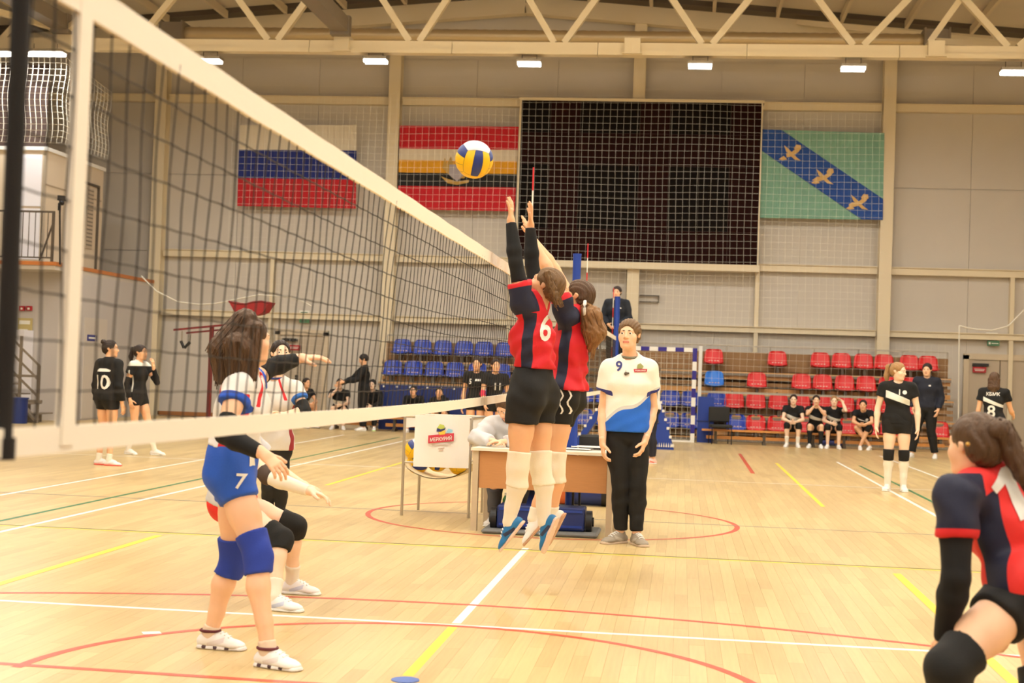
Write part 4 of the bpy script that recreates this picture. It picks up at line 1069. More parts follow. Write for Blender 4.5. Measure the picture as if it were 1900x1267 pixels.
def ell(c, R, r):
    """ellipsoid, R rows = local axes"""
    c = np.asarray(c, float); r = np.asarray(r, float); m = r.max()
    def fn(x, y, z):
        px, py, pz = x - c[0], y - c[1], z - c[2]
        q = [(px * R[i][0] + py * R[i][1] + pz * R[i][2]) for i in range(3)]
        k0 = np.sqrt(sum((q[i] / r[i]) ** 2 for i in range(3))); k1 = np.sqrt(sum((q[i] / r[i] ** 2) ** 2 for i in range(3)))
        return np.where(k0 < .25, -r.min() * .75, k0 * (k0 - 1) / np.maximum(k1, 1e-6))
    return c - m, c + m, fn
def smin(a, b, k):
    if k <= 0: return np.minimum(a, b)
    h = np.maximum(k - np.abs(a - b), 0) / k
    return np.minimum(a, b) - h * h * k * .25
def field(prims, h, planes=(), cuts=(), noise=None, pad=.02):
    """prims [(prim, k)] smooth union; cuts [(prim, k)] taken away; planes [(point, normal)] keep the side against the normal"""
    lo = np.min([p[0][0] for p in prims], 0) - pad; hi = np.max([p[0][1] for p in prims], 0) + pad
    n = np.maximum(np.ceil((hi - lo) / h).astype(int) + 1, 3)
    ax = [lo[i] + h * np.arange(n[i]) for i in range(3)]
    F = np.full(n, 1.0, np.float32)
    def sub(pr, mg):
        a = np.clip(np.floor((pr[0] - mg - lo) / h).astype(int), 0, n - 1); b = np.clip(np.ceil((pr[1] + mg - lo) / h).astype(int) + 1, 1, n)
        sl = tuple(slice(a[i], b[i]) for i in range(3))
        return sl, ax[0][sl[0]][:, None, None], ax[1][sl[1]][None, :, None], ax[2][sl[2]][None, None, :]
    for pr, k in prims:
        sl, x, y, z = sub(pr, k + 3 * h)
        if min(s.stop - s.start for s in sl) < 1: continue
        F[sl] = smin(F[sl], pr[2](x, y, z), k)
    if noise:
        x, y, z = ax[0][:, None, None], ax[1][None, :, None], ax[2][None, None, :]
        F += noise(x, y, z)
    for pr, k in cuts:
        sl, x, y, z = sub(pr, k + 3 * h)
        if min(s.stop - s.start for s in sl) < 1: continue
        F[sl] = -smin(-F[sl], pr[2](x, y, z), k)
    for p, nn in planes:
        F = np.maximum(F, ((ax[0] - p[0]) * nn[0])[:, None, None] + ((ax[1] - p[1]) * nn[1])[None, :, None] + ((ax[2] - p[2]) * nn[2])[None, None, :])
    return F, lo, h
_C = np.array([(i, j, k) for i in (0, 1) for j in (0, 1) for k in (0, 1)])
_E = [(a, b) for a in range(8) for b in range(a + 1, 8) if np.abs(_C[a] - _C[b]).sum() == 1]
def surface(F, lo, h):
    F = np.pad(F, 1, constant_values=1.0); lo = lo - h
    s = F < 0; n = np.array(F.shape)
    cnt = sum(s[c[0]:n[0] - 1 + c[0], c[1]:n[1] - 1 + c[1], c[2]:n[2] - 1 + c[2]].astype(np.int8) for c in _C)
    act = (cnt > 0) & (cnt < 8); I = np.argwhere(act)
    idx = np.full(act.shape, -1, np.int32); idx[act] = np.arange(len(I))
    val = [F[I[:, 0] + c[0], I[:, 1] + c[1], I[:, 2] + c[2]] for c in _C]
    pos = np.zeros((len(I), 3)); m = np.zeros(len(I))
    for a, b in _E:
        cr = (val[a] < 0) != (val[b] < 0)
        t = np.where(cr, val[a] / np.where(cr, val[a] - val[b], 1), 0)
        pos += np.where(cr[:, None], _C[a] + (_C[b] - _C[a]) * t[:, None], 0); m += cr
    V_ = lo + h * (I + pos / m[:, None]); Q = []
    for ax_ in range(3):
        b, c = (ax_ + 1) % 3, (ax_ + 2) % 3
        sl0 = [slice(0, None)] * 3; sl1 = [slice(0, None)] * 3; sl0[ax_] = slice(0, -1); sl1[ax_] = slice(1, None)
        A, B = s[tuple(sl0)], s[tuple(sl1)]; E = np.argwhere(A != B)
        E = E[(E[:, b] > 0) & (E[:, c] > 0) & (E[:, b] < n[b] - 1) & (E[:, c] < n[c] - 1)]
        if not len(E): continue
        ins = A[E[:, 0], E[:, 1], E[:, 2]]
        def at(db, dc):
            q = E.copy(); q[:, b] += db; q[:, c] += dc; return idx[q[:, 0], q[:, 1], q[:, 2]]
        q = np.stack([at(-1, -1), at(0, -1), at(0, 0), at(-1, 0)], 1)
        q[~ins] = q[~ins][:, ::-1]; Q.append(q)
    return V_, np.concatenate(Q)
def relax(v, f, n=1, w=.5):
    for _ in range(n):
        acc = np.zeros_like(v); c = np.zeros(len(v))
        for i in range(4):
            for j in (1, 3):
                np.add.at(acc, f[:, i], v[f[:, (i + j) % 4]]); np.add.at(c, f[:, i], 1)
        v = v * (1 - w) + w * acc / np.maximum(c, 1)[:, None]
    return v
def sdf_obj(name, m, parent, prims, h, planes=(), cuts=(), noise=None, attrs=None, sm=1, extra=None):
    v, f = surface(*field(prims, h, planes, cuts, noise))
    if sm: v = relax(v, f, sm)
    A = {k: fn(v) for k, fn in (attrs or {}).items()}
    for (ev, ef, ea) in (extra or []):
        for k in A: A[k] = np.concatenate([A[k], ea.get(k, np.full(len(ev), -1.0))])
        f = np.concatenate([f, ef + len(v)]); v = np.concatenate([v, ev])
    o = np_mesh(name, v, f, m, parent, A)
    o['_n'] = 0; del o['_n']
    return o, v, f
# ------------------------------------------------------------------ body parts from joints
SKIN = dict(a=(240, 192, 156), b=(232, 178, 136), c=(246, 208, 178))
def skin_mat(k):
    c = SKIN[k]
    return mat('skin_' + k, c, .5, sub=.06, var=.03, bscale=25, regions=[('lip', (206, 124, 108)), ('brow', (104, 76, 54))])
def basis(J):
    r = unit(J['shR'] - J['shL']); up = unit(J['neck'] - J['pelvis']); r = unit(r - up * (r @ up)); fw = np.cross(up, r)
    return r, fw, up
def torso(J, g=0.0, lo=0.0):
    s = J['s']; b = J.get('build', 1.0); r, fw, up = basis(J); P0, N = J['pelvis'], J['neck']; hr = unit(J['hpR'] - J['hpL'])
    f2 = unit(np.cross(up, hr))
    Wp = J.get('waist', lerp(P0, N, .36) - fw * .01 * s); Cp = J.get('chest', lerp(P0, N, .68) + fw * .005 * s)
    male = J.get('male'); o = []
    ww, cw, hw = (.125, .158, .145) if male else (.112, .138, .152)
    o.append((ecap(P0 - up * .02 * s, lerp(P0, Wp, .45), hr, (hw * b + g) * s, (hw * .9 * b + g) * s, (.1 * b + g) * s, (.092 * b + g) * s), .03))
    o.append((ecap(lerp(P0, Wp, .4), Wp, r, (hw * .92 * b + g) * s, (ww * b + g) * s, (.094 * b + g) * s, (.08 * b + g) * s), .04))
    o.append((ecap(Wp, Cp, r, (ww * b + g) * s, (cw * b + g) * s, (.08 * b + g) * s, (.098 * b + g) * s), .05))
    o.append((ecap(Cp, lerp(Cp, N, .62), r, (cw * b + g) * s, (.11 * b + g) * s, (.098 * b + g) * s, (.066 * b + g) * s), .05))
    ctr = lerp(J['shL'], J['shR'], .5)
    for q in ('shL', 'shR'):
        o.append((cap(lerp(ctr, J[q], .15) - up * .01 * s, lerp(ctr, J[q], .93) - up * .012 * s, (.052 * b + g) * s, (.047 * b + g) * s), .05))
        o.append((cap(N + up * .022 * s, lerp(N, J[q], .8) + up * .002 * s, (.036 + g * .7) * s, (.032 + g * .7) * s), .05))
    if not male:
        for q in (-1, 1): o.append((cap(Cp + r * q * .06 * s + fw * (.05) * s, Cp + r * q * .062 * s + fw * .056 * s - up * .02 * s, (.044 + g * .7) * s), .045))
    for q, h_ in ((-1, J['hpL']), (1, J['hpR'])): o.append((cap(h_ - f2 * .035 * s + up * .0, h_ - f2 * .03 * s + up * .05 * s, (.085 * b + g) * s), .04))
    return o
def arm(J, q, g=0.0, f0=0.0, f1=2.0, k=.015):
    """f in 0..1 upper arm, 1..2 forearm; the ends are cut square where they are not joints"""
    s = J['s']; b = J.get('build', 1.0) ** .5; S_, E, Wr = J['sh' + q], J['el' + q], J['wr' + q]; o = []
    def clips(a, e, lo, hi):
        d = unit(e - a); c = []
        if lo > 0: c.append((lerp(a, e, lo), -d))
        if hi < 1: c.append((lerp(a, e, hi), d))
        return c
    if f0 < 1:
        o.append((cap(S_, lerp(S_, E, .45), (.049 * b + g) * s, (.044 * b + g) * s, clips(S_, E, f0, min(f1, 1)) if (f0 > 0 or f1 < 1) else ()), k))
        o.append((cap(lerp(S_, E, .4), E, (.044 * b + g) * s, (.036 * b + g) * s, clips(S_, E, f0, min(f1, 1)) if (f0 > 0 or f1 < 1) else ()), k))
    if f1 > 1:
        c = clips(E, Wr, max(f0 - 1, 0), f1 - 1) if (f0 > 1 or f1 < 2) else ()
        o.append((cap(E, lerp(E, Wr, .3), (.036 * b + g) * s, (.04 * b + g) * s, c), k)); o.append((cap(lerp(E, Wr, .3), Wr, (.04 * b + g) * s, (.0255 * b + g) * s, c), k))
    return o
def leg(J, q, g=0.0, f0=0.0, f1=2.0, k=.02):
    s = J['s']; b = J.get('build', 1.0) ** .7; H, K, A = J['hp' + q], J['kn' + q], J['an' + q]; o = []
    def cl(a, e, lo, hi):
        d = unit(e - a); c = []
        if lo > 0: c.append((lerp(a, e, lo), -d))
        if hi < 1: c.append((lerp(a, e, hi), d))
        return c
    th, sh = unit(K - H), unit(A - K); r = unit(J['hpR'] - J['hpL'])
    back = -np.cross(-sh, r); back = unit(back)
    if f0 < 1:
        c = cl(H, K, f0, min(f1, 1)) if (f0 > 0 or f1 < 1) else ()
        o.append((cap(H, lerp(H, K, .5), (.084 * b + g) * s, (.072 * b + g) * s, c), k)); o.append((cap(lerp(H, K, .45), K, (.073 * b + g) * s, (.051 * b + g) * s, c), k))
    if f1 > 1:
        c = cl(K, A, max(f0 - 1, 0), f1 - 1) if (f0 > 1 or f1 < 2) else ()
        M_ = lerp(K, A, .33) + back * .014 * s
        o.append((cap(K, M_, (.05 * b + g) * s, (.053 * b + g) * s, c), k)); o.append((cap(M_, lerp(K, A, .72) + back * .004 * s, (.053 * b + g) * s, (.036 * b + g) * s, c), k))
        o.append((cap(lerp(K, A, .7), A, (.037 * b + g) * s, (.034 * b + g) * s, c), k))
    return o
def head_frame(J):
    hy = unit(J['face']); up = J.get('hup', V(0, 0, 1)); hz = unit(up - hy * (up @ hy)); hx = np.cross(hy, hz)
    return np.array([hx, hy, hz])
def head_prims(J):
    R = head_frame(J); c = J['head']; s = J['s'] * J.get('hs', 1.0)
    def L(x, y, z): return c + (R[0] * x + R[1] * y + R[2] * z) * s
    def E(p, r): return ell(L(*p), R, np.array(r) * s)
    m = J.get('male')
    o = [(E((0, -.014, .034), (.073, .092, .08)), .02), (E((0, .03, -.03), (.058 if not m else .062, .06, .082)), .03),
         (cap(L(-.026, .05, -.082), L(.026, .05, -.082), .022 * s), .03), (cap(L(0, .068, -.09), L(0, .069, -.092), .017 * s), .02),
         (cap(L(-.034, .07, .026), L(.034, .07, .026), .016 * s), .015),
         (cap(L(-.045, .052, -.02), L(-.043, .048, -.03), .024 * s), .02), (cap(L(.045, .052, -.02), L(.043, .048, -.03), .024 * s), .02),
         (cap(L(0, .086, .012), L(0, .103, -.022), .008 * s, .0115 * s), .012), (cap(L(-.012, .094, -.026), L(.012, .094, -.026), .0085 * s), .008),
         (cap(L(-.018, .083, -.052), L(.018, .083, -.052), .0085 * s), .008), (cap(L(-.015, .082, -.063), L(.015, .082, -.063), .0085 * s), .008),
         (ecap(L(-.074, -.012, -.012), L(-.078, -.02, .014), R[1], .014 * s, .02 * s, .007 * s, .008 * s), .006), (ecap(L(.074, -.012, -.012), L(.078, -.02, .014), R[1], .014 * s, .02 * s, .007 * s, .008 * s), .006),
         (cap(L(-.042, .074, .0165), L(-.02, .084, .0175), .0065 * s), .006), (cap(L(.042, .074, .0165), L(.02, .084, .0175), .0065 * s), .006),
         (cap(L(-.042, .074, -.004), L(-.02, .082, -.004), .005 * s), .008), (cap(L(.042, .074, -.004), L(.02, .082, -.004), .005 * s), .008),
         (cap(L(0, -.012, -.05), lerp(J['neck'], J['head'], .2), .05 * s, .052 * s), .03)]
    cuts = [(cap(L(-.031, .1, .007), L(-.031, .101, .007), .0165 * s), .014), (cap(L(.031, .1, .007), L(.031, .101, .007), .0165 * s), .014)]
    def lip(v):
        a, b = L(-.017, .088, -.0575), L(.017, .088, -.0575); t = np.clip(((v - a) @ (b - a)) / ((b - a) @ (b - a)), 0, 1)
        return .0082 * s - np.linalg.norm(v - a - t[:, None] * (b - a), axis=1) + np.where((v - a) @ R[1] > -.004 * s, 0, -1)
    def brow(v):
        d = np.full(len(v), 9.0)
        for q in (-1, 1):
            a, b = L(q * .017, .087, .027), L(q * .045, .074, .03)
            t = np.clip(((v - a) @ (b - a)) / ((b - a) @ (b - a)), 0, 1); d = np.minimum(d, np.linalg.norm(v - a - t[:, None] * (b - a), axis=1))
        return .0052 * s - d
    return o, cuts, L, R, s, lip, brow
def hand_prims(J, q):
    s = J['s']; w = J['wr' + q]; d = unit(J['hd' + q]); pn = J['pn' + q]; pn = unit(pn - d * (pn @ d)); lat = np.cross(d, pn)
    if J.get('thumb' + q, None) is not None and lat @ J['thumb' + q] < 0: lat = -lat
    curl = J.get('curl' + q, .35); spr = J.get('spread' + q, .08); fr = J.get('fr', 1.0)
    o = [(cap(w - d * .03 * s, w + d * .012 * s, .0255 * s, .024 * s), .01),
         (ecap(w + d * .015 * s, w + d * .075 * s, lat, .027 * s, .036 * s, .016 * s, .0125 * s), .018)]
    for i, (la, ln, bs) in enumerate(((.029, .07, .083), (.01, .08, .088), (-.009, .075, .085), (-.027, .058, .077))):
        p = w + d * bs * s * .92 + lat * la * s; a = curl * .6; fd = unit(d + lat * spr * la / .029 * 1.2)
        for fr_, r0, r1 in ((.44, .0088, .0082), (.31, .0082, .0076), (.25, .0076, .0066)):
            dd = unit(fd * math.cos(a) + pn * math.sin(a)); e = p + dd * ln * fr_ * s
            o.append((cap(p, e, r0 * s * fr, r1 * s * fr), .004)); p = e; a += curl * (.9 + .08 * i)
    p = w + d * .022 * s + lat * .022 * s + pn * .004 * s
    td = unit(d * .62 + lat * .72 + pn * .25 * (1 + curl))
    e = p + td * .045 * s; o.append((cap(p, e, .0135 * s * fr, .0105 * s * fr), .01))
    td2 = unit(td + d * .5 + pn * .3 * curl); o.append((cap(e, e + td2 * .034 * s, .0105 * s * fr, .0085 * s * fr), .005))
    return o
def shoe_frame(J, q):
    A = J['an' + q]; t = unit(J['toe' + q]); n = J.get('sn' + q, V(0, 0, 1)); n = unit(n - t * (n @ t)); return A, t, n, np.cross(t, n)
def shoes(J, q, par, m_up, m_sole, h, m_acc=None):
    s = J['s'] * J.get('fs', 1.0); A, t, n, lt = shoe_frame(J, q)
    H = A - n * .078 * s - t * .035 * s
    def L(x, y, z): return H + (t * x + lt * y + n * z) * s
    pr = [(ecap(L(.0, 0, .035), L(.09, 0, .035), lt, .036 * s, .04 * s, .034 * s, .036 * s), .02), (ecap(L(.08, 0, .03), L(.165, .004, .022), lt, .04 * s, .046 * s, .034 * s, .026 * s), .02),
          (ecap(L(.15, .003, .02), L(.195, .0, .018), lt, .046 * s, .036 * s, .026 * s, .02 * s), .02), (cap(L(.03, 0, .05), L(.03, 0, .082), .038 * s, .036 * s), .02), (cap(L(.06, 0, .06), L(.11, 0, .045), .03 * s, .028 * s), .02)]
    def acc(v):
        x, z = (v - H) @ t / s, (v - H) @ n / s; return .012 - np.abs(z - .02 - (x - .03) * .35) + np.where((x > .03) & (x < .12), 0, -1)
    o, sv, sf = sdf_obj('shoe', m_up, par, pr, h, [(L(0, 0, .016), -n), (L(0, 0, .092), n)], attrs={'accent': acc})
    so = [(ecap(L(-.004, 0, .0), L(.09, 0, .0), lt, .042 * s, .043 * s, .03 * s, .03 * s), .02), (ecap(L(.08, 0, .0), L(.195, .002, .0), lt, .044 * s, .046 * s, .03 * s, .028 * s), .02)]
    def seg(v):
        x, y, z = (v - H) @ t / s, (v - H) @ lt / s, (v - H) @ n / s
        return np.minimum(np.minimum(np.sin(x * 105) - .35, (.009 - np.abs(z - .013)) * 40), np.minimum(.15 - x, x + .02) * 20)
    sdf_obj('sole', m_sole, o, so, h, [(L(0, 0, 0), -n), (L(0, 0, .026), n)], attrs={'tread': seg})
    if m_acc is not None:
        MB().tube([L(.034 + .047 * math.cos(a), .043 * math.sin(a), .088) for a in np.linspace(0, 6.283, 17)], .0075 * s, 6, up=tuple(n)).build('shoe_collar', m_acc, o)
    tree = BVHTree.FromPolygons([tuple(p) for p in sv], [tuple(int(i) for i in q_) for q_ in sf]); mb = MB()
    for k in range(4):
        ps = []
        for yy in (-.022, 0, .022):
            p = L(.075 + .02 * k, yy, .3); hit = tree.ray_cast(Vector(p), Vector(-n), .4 * s)
            if hit[0] is not None: ps.append(np.array(hit[0]) + n * .003 * s)
        if len(ps) == 3: mb.tube(ps, .0042 * s, 5)
    if mb.v: mb.build('laces', mat('shoe_lace', (244, 242, 238), .7), o)
    return o
def fold_noise(amp, seed, sc=1.0):
    a, b, c = RNG.rand(3) * 6
    return lambda x, y, z: amp * (np.sin(x * 31 * sc + 9 * np.sin(z * 5 + a) + b) * np.sin(z * 17 * sc + 3 * np.sin(y * 11 + c) + a) + .6 * np.sin(y * 37 * sc + z * 23 * sc + c) * np.sin(x * 19 * sc + b))
def strands(segs, m, par, n=12, r=.0028, out=1.08, tail=.03):
    mb = MB()
    for a, b, ra, rb in segs:
        a, b = np.asarray(a, float), np.asarray(b, float); d, s_, u_ = frame(b - a, (0, 1, 0))
        for k in range(n):
            t = RNG.rand() * 6.283; e = s_ * math.cos(t) + u_ * math.sin(t); t2 = t + RNG.uniform(-.5, .5); e2 = s_ * math.cos(t2) + u_ * math.sin(t2)
            p = [a + e * ra * out * .97 - d * .01, lerp(a, b, .5) + lerp(e, e2, .5) * lerp(ra, rb, .5) * (out + .03), b + e2 * rb * out, b + e2 * rb * (out * .95) + d * RNG.uniform(0, tail) + V(0, 0, -.01)]
            mb.tube(p, r, 3)
    return mb.build('hair_strands', m, par)
def eyes(J, L, R, s, par, lvl):
    mw, mi = mat('eye_white', (236, 230, 224), .2), mat('eye_iris', (52, 36, 26), .2)
    gz = J.get('gaze', R[1])
    for q in (-1, 1):
        c = L(q * .031, .0735, .0065); mb = MB().ball((0, 0, 0), .0125 * s, 22 if lvl < 2 else 10, 16 if lvl < 2 else 7)
        o = mb.build('eye', [mw, mi], par)
        g = Vector(unit(gz))
        for p in o.data.polygons:
            if p.normal.dot(g) > (.86 if lvl < 2 else .6): p.material_index = 1
        for v in o.data.vertices: v.co += Vector(c)
HAIRC = dict(mid=(112, 84, 54), brown=(84, 60, 40), dark=(44, 30, 24), light=(140, 102, 64), fair=(164, 124, 80), black=(26, 20, 18))
def hair_mat(c): return mat('hair_' + c, HAIRC[c], .48, var=.35, bump=.6, bscale=40, stretch=(3.5, 3.5, .8), spec=.35)
def hair(J, L, R, s, par, style, col, h, extra=()):
    t_ = .012 if style != 'short' else .014
    pr = [(ell(L(0, -.018, .036), R, np.array((.073 + t_, .092 + t_, .08 + t_)) * s), .015), (ell(L(0, -.05, -.01), R, np.array((.066 + t_ * .6, .055 + t_, .062)) * s), .03)]
    d = -R[1]; planes = []
    nrm = R[1] * .76 - R[2] * .65
    low = -.075 if style not in ('short',) else -.055
    cuts = [(ell(L(0, .105, -.045) if style == 'short' else L(0, .104, -.03), R, np.array((.078, .085, .118)) * s), .012), (ell(L(0, .02, -.075), R, np.array((.2, .07, .062)) * s), .01)]
    for e in (-1, 1): cuts.append((ell(L(e * .088, .05, -.035 if style != 'short' else -.05), R, np.array((.034, .058, .075)) * s), .008))
    for e in (-1, 1): cuts.append((ell(L(e * .08, -.012, -.012), R, np.array((.02, .024, .03)) * s), .005))
    pl = [(L(0, 0, low), -R[2])]
    nz = lambda x, y, z: .0028 * np.sin((x * R[0][0] + y * R[0][1] + z * R[0][2]) * 260 + 3 * np.sin((x * R[2][0] + y * R[2][1] + z * R[2][2]) * 40))
    base, v, f = sdf_obj('hair', hair_mat(col), par, pr, h, pl, cuts, nz)
    ex = [(cap(np.asarray(a, float), np.asarray(b, float), ra, rb), .02) for a, b, ra, rb in extra]
    down = V(0, 0, -1)
    if style == 'bun': ex += [(cap(L(0, -.09, .09), L(0, -.105, .1), .036 * s, .034 * s), .01), (cap(L(.01, -.075, .075), L(0, -.1, .095), .03 * s), .01)]
    if style == 'lowbun': ex += [(cap(L(0, -.12, -.02), L(0, -.125, -.03), .036 * s), .01), (cap(L(.0, -.1, -.01), L(0, -.12, -.03), .03 * s), .01)]
    if style == 'pony':
        a = L(0, -.1, .07); b = L(0, -.155, .05); c = b - R[1] * .02 * s + down * .12 * s; e = c + down * .14 * s + R[1] * .01
        ex += [(cap(a, b, .024 * s, .028 * s), .02), (cap(b, c, .032 * s, .036 * s), .02), (cap(c, e, .036 * s, .012 * s), .02)]
    if style == 'long':
        for q in (-1, -.5, 0, .5, 1):
            a = L(q * .06, -.085 + .03 * q * q, .0); b = a + down * .12 * s - R[1] * .02 * s; c = b + down * .1 * s
            ex += [(cap(a, b, .036 * s, .034 * s), .02), (cap(b, c, .034 * s, .014 * s), .02)]
    if ex:
        nz2 = lambda x, y, z: .004 * np.sin(x * 170 + 4 * np.sin(z * 22)) * np.sin(y * 150 + 3 * np.sin(z * 17))
        sdf_obj({'bun': 'hair_bun', 'lowbun': 'hair_bun', 'pony': 'pony_tail', 'long': 'loose_hair'}.get(style, 'pony_tail'), hair_mat(col), par, ex, h, noise=nz2)
        if extra: strands(extra, hair_mat(col), base, 16, .0028, 1.08, .055)
        if style == 'pony': MB().tube([L(.0 + .03 * math.cos(a), -.118, .066 + .03 * math.sin(a)) for a in np.linspace(0, 6.3, 13)], .007 * s, 5).build('hair_tie', M_dark, par)
    return base
def decal(shirt_v, shirt_f, text, c, right, up, size, m, parent, name='jersey_number', maxlen=.0, pts=None, width=None, off=.0055):
    """print lettering (or an outline) onto a garment along its surface"""
    tree = BVHTree.FromPolygons([tuple(p) for p in shirt_v], [tuple(int(i) for i in q) for q in shirt_f])
    right = unit(right); up = unit(up - right * (up @ right)); n = np.cross(right, up)
    if pts is None:
        v, f = text_mesh(text, maxlen); sx = size if width is None else width / (v[:, 0].max() - v[:, 0].min())
        uv = v * np.array([sx, size])
    else:
        bm = bmesh.new(); bm.faces.new([bm.verts.new((x, y, 0)) for x, y in pts]).normal_update(); bmesh.ops.triangulate(bm, faces=bm.faces[:])
        for _ in range(5):
            es = [e for e in bm.edges if e.calc_length() > .022]
            if not es: break
            bmesh.ops.subdivide_edges(bm, edges=es, cuts=1); bmesh.ops.triangulate(bm, faces=bm.faces[:])
        uv = np.array([q.co[:2] for q in bm.verts]); f = np.array([[q.index for q in t.verts] for t in bm.faces]); bm.free()
    out = []
    for a, b in uv:
        o = c + right * a + up * b + n * .3
        hit = tree.ray_cast(Vector(o), Vector(-n), .6)
        out.append(np.array(hit[0]) + n * off if hit[0] is not None else c + right * a + up * b)
    return np_mesh(name, np.array(out), f, m, parent, smooth=True)
# ------------------------------------------------------------------ generic poses in units of body height
def stand_pose(foot, ang, H, male=False, build=1.0, **ov):
    fw = V(math.cos(ang), math.sin(ang), 0); r = V(math.sin(ang), -math.cos(ang), 0)
    d = dict(pelvis=(0, 0, .535), neck=(0, -.01, .825), head=(0, .012, .928), shL=(-.105, 0, .81), shR=(.105, 0, .81), elL=(-.135, -.01, .635), elR=(.135, -.01, .635), wrL=(-.14, .03, .49), wrR=(.14, .03, .49),
             hpL=(-.052, 0, .52), hpR=(.052, 0, .52), knL=(-.058, .01, .285), knR=(.058, .01, .285), anL=(-.06, -.015, .046), anR=(.06, -.015, .046))
    return finish_pose(d, foot, fw, r, H, male, build, ov)
def sit_pose(foot, ang, H, seat=.31, male=False, build=1.0, **ov):
    fw = V(math.cos(ang), math.sin(ang), 0); r = V(math.sin(ang), -math.cos(ang), 0); q = seat / H + .05
    d = dict(pelvis=(0, -.25, q), neck=(0, -.15, q + .275), head=(0, -.115, q + .375), shL=(-.1, -.15, q + .26), shR=(.1, -.15, q + .26), elL=(-.13, -.06, q + .12), elR=(.13, -.06, q + .12), wrL=(-.03, .03, q + .09), wrR=(.03, .03, q + .09),
             hpL=(-.055, -.245, q), hpR=(.055, -.245, q), knL=(-.075, -.005, .285), knR=(.075, -.005, .285), anL=(-.07, -.01, .046), anR=(.07, -.01, .046))
    return finish_pose(d, foot, fw, r, H, male, build, ov)
def finish_pose(d, foot, fw, r, H, male, build, ov):
    J = {}; up = V(0, 0, 1); base = V(foot[0], foot[1], 0)
    for k, v in ov.items():
        if k in d: d[k] = v
    for k, (x, y, z) in d.items(): J[k] = base + (r * x + fw * y + up * z) * H
    for k, v in ov.items():
        if k in d: continue
        if k in ('face', 'hup', 'toeL', 'toeR', 'hdL', 'hdR', 'pnL', 'pnR', 'thumbL', 'thumbR', 'gaze'): v = r * v[0] + fw * v[1] + up * v[2]
        J[k] = v
    J['s'] = H / 1.7; J['male'] = male; J['build'] = build
    return complete(J, fw, r)
def complete(J, fw, r):
    J.setdefault('face', fw)
    for q, sg in (('L', -1), ('R', 1)):
        J.setdefault('toe' + q, unit(fw + r * sg * .18)); J.setdefault('hd' + q, unit(J['wr' + q] - J['el' + q])); J.setdefault('pn' + q, -r * sg * 1.0)
        J.setdefault('thumb' + q, fw)
    return J
LV = [dict(b=.0095, h=.0052, d=.0036, c=.0095, s=.007), dict(b=.012, h=.0068, d=.0048, c=.012, s=.009), dict(b=.017, h=.0095, d=.0075, c=.016, s=.013)]
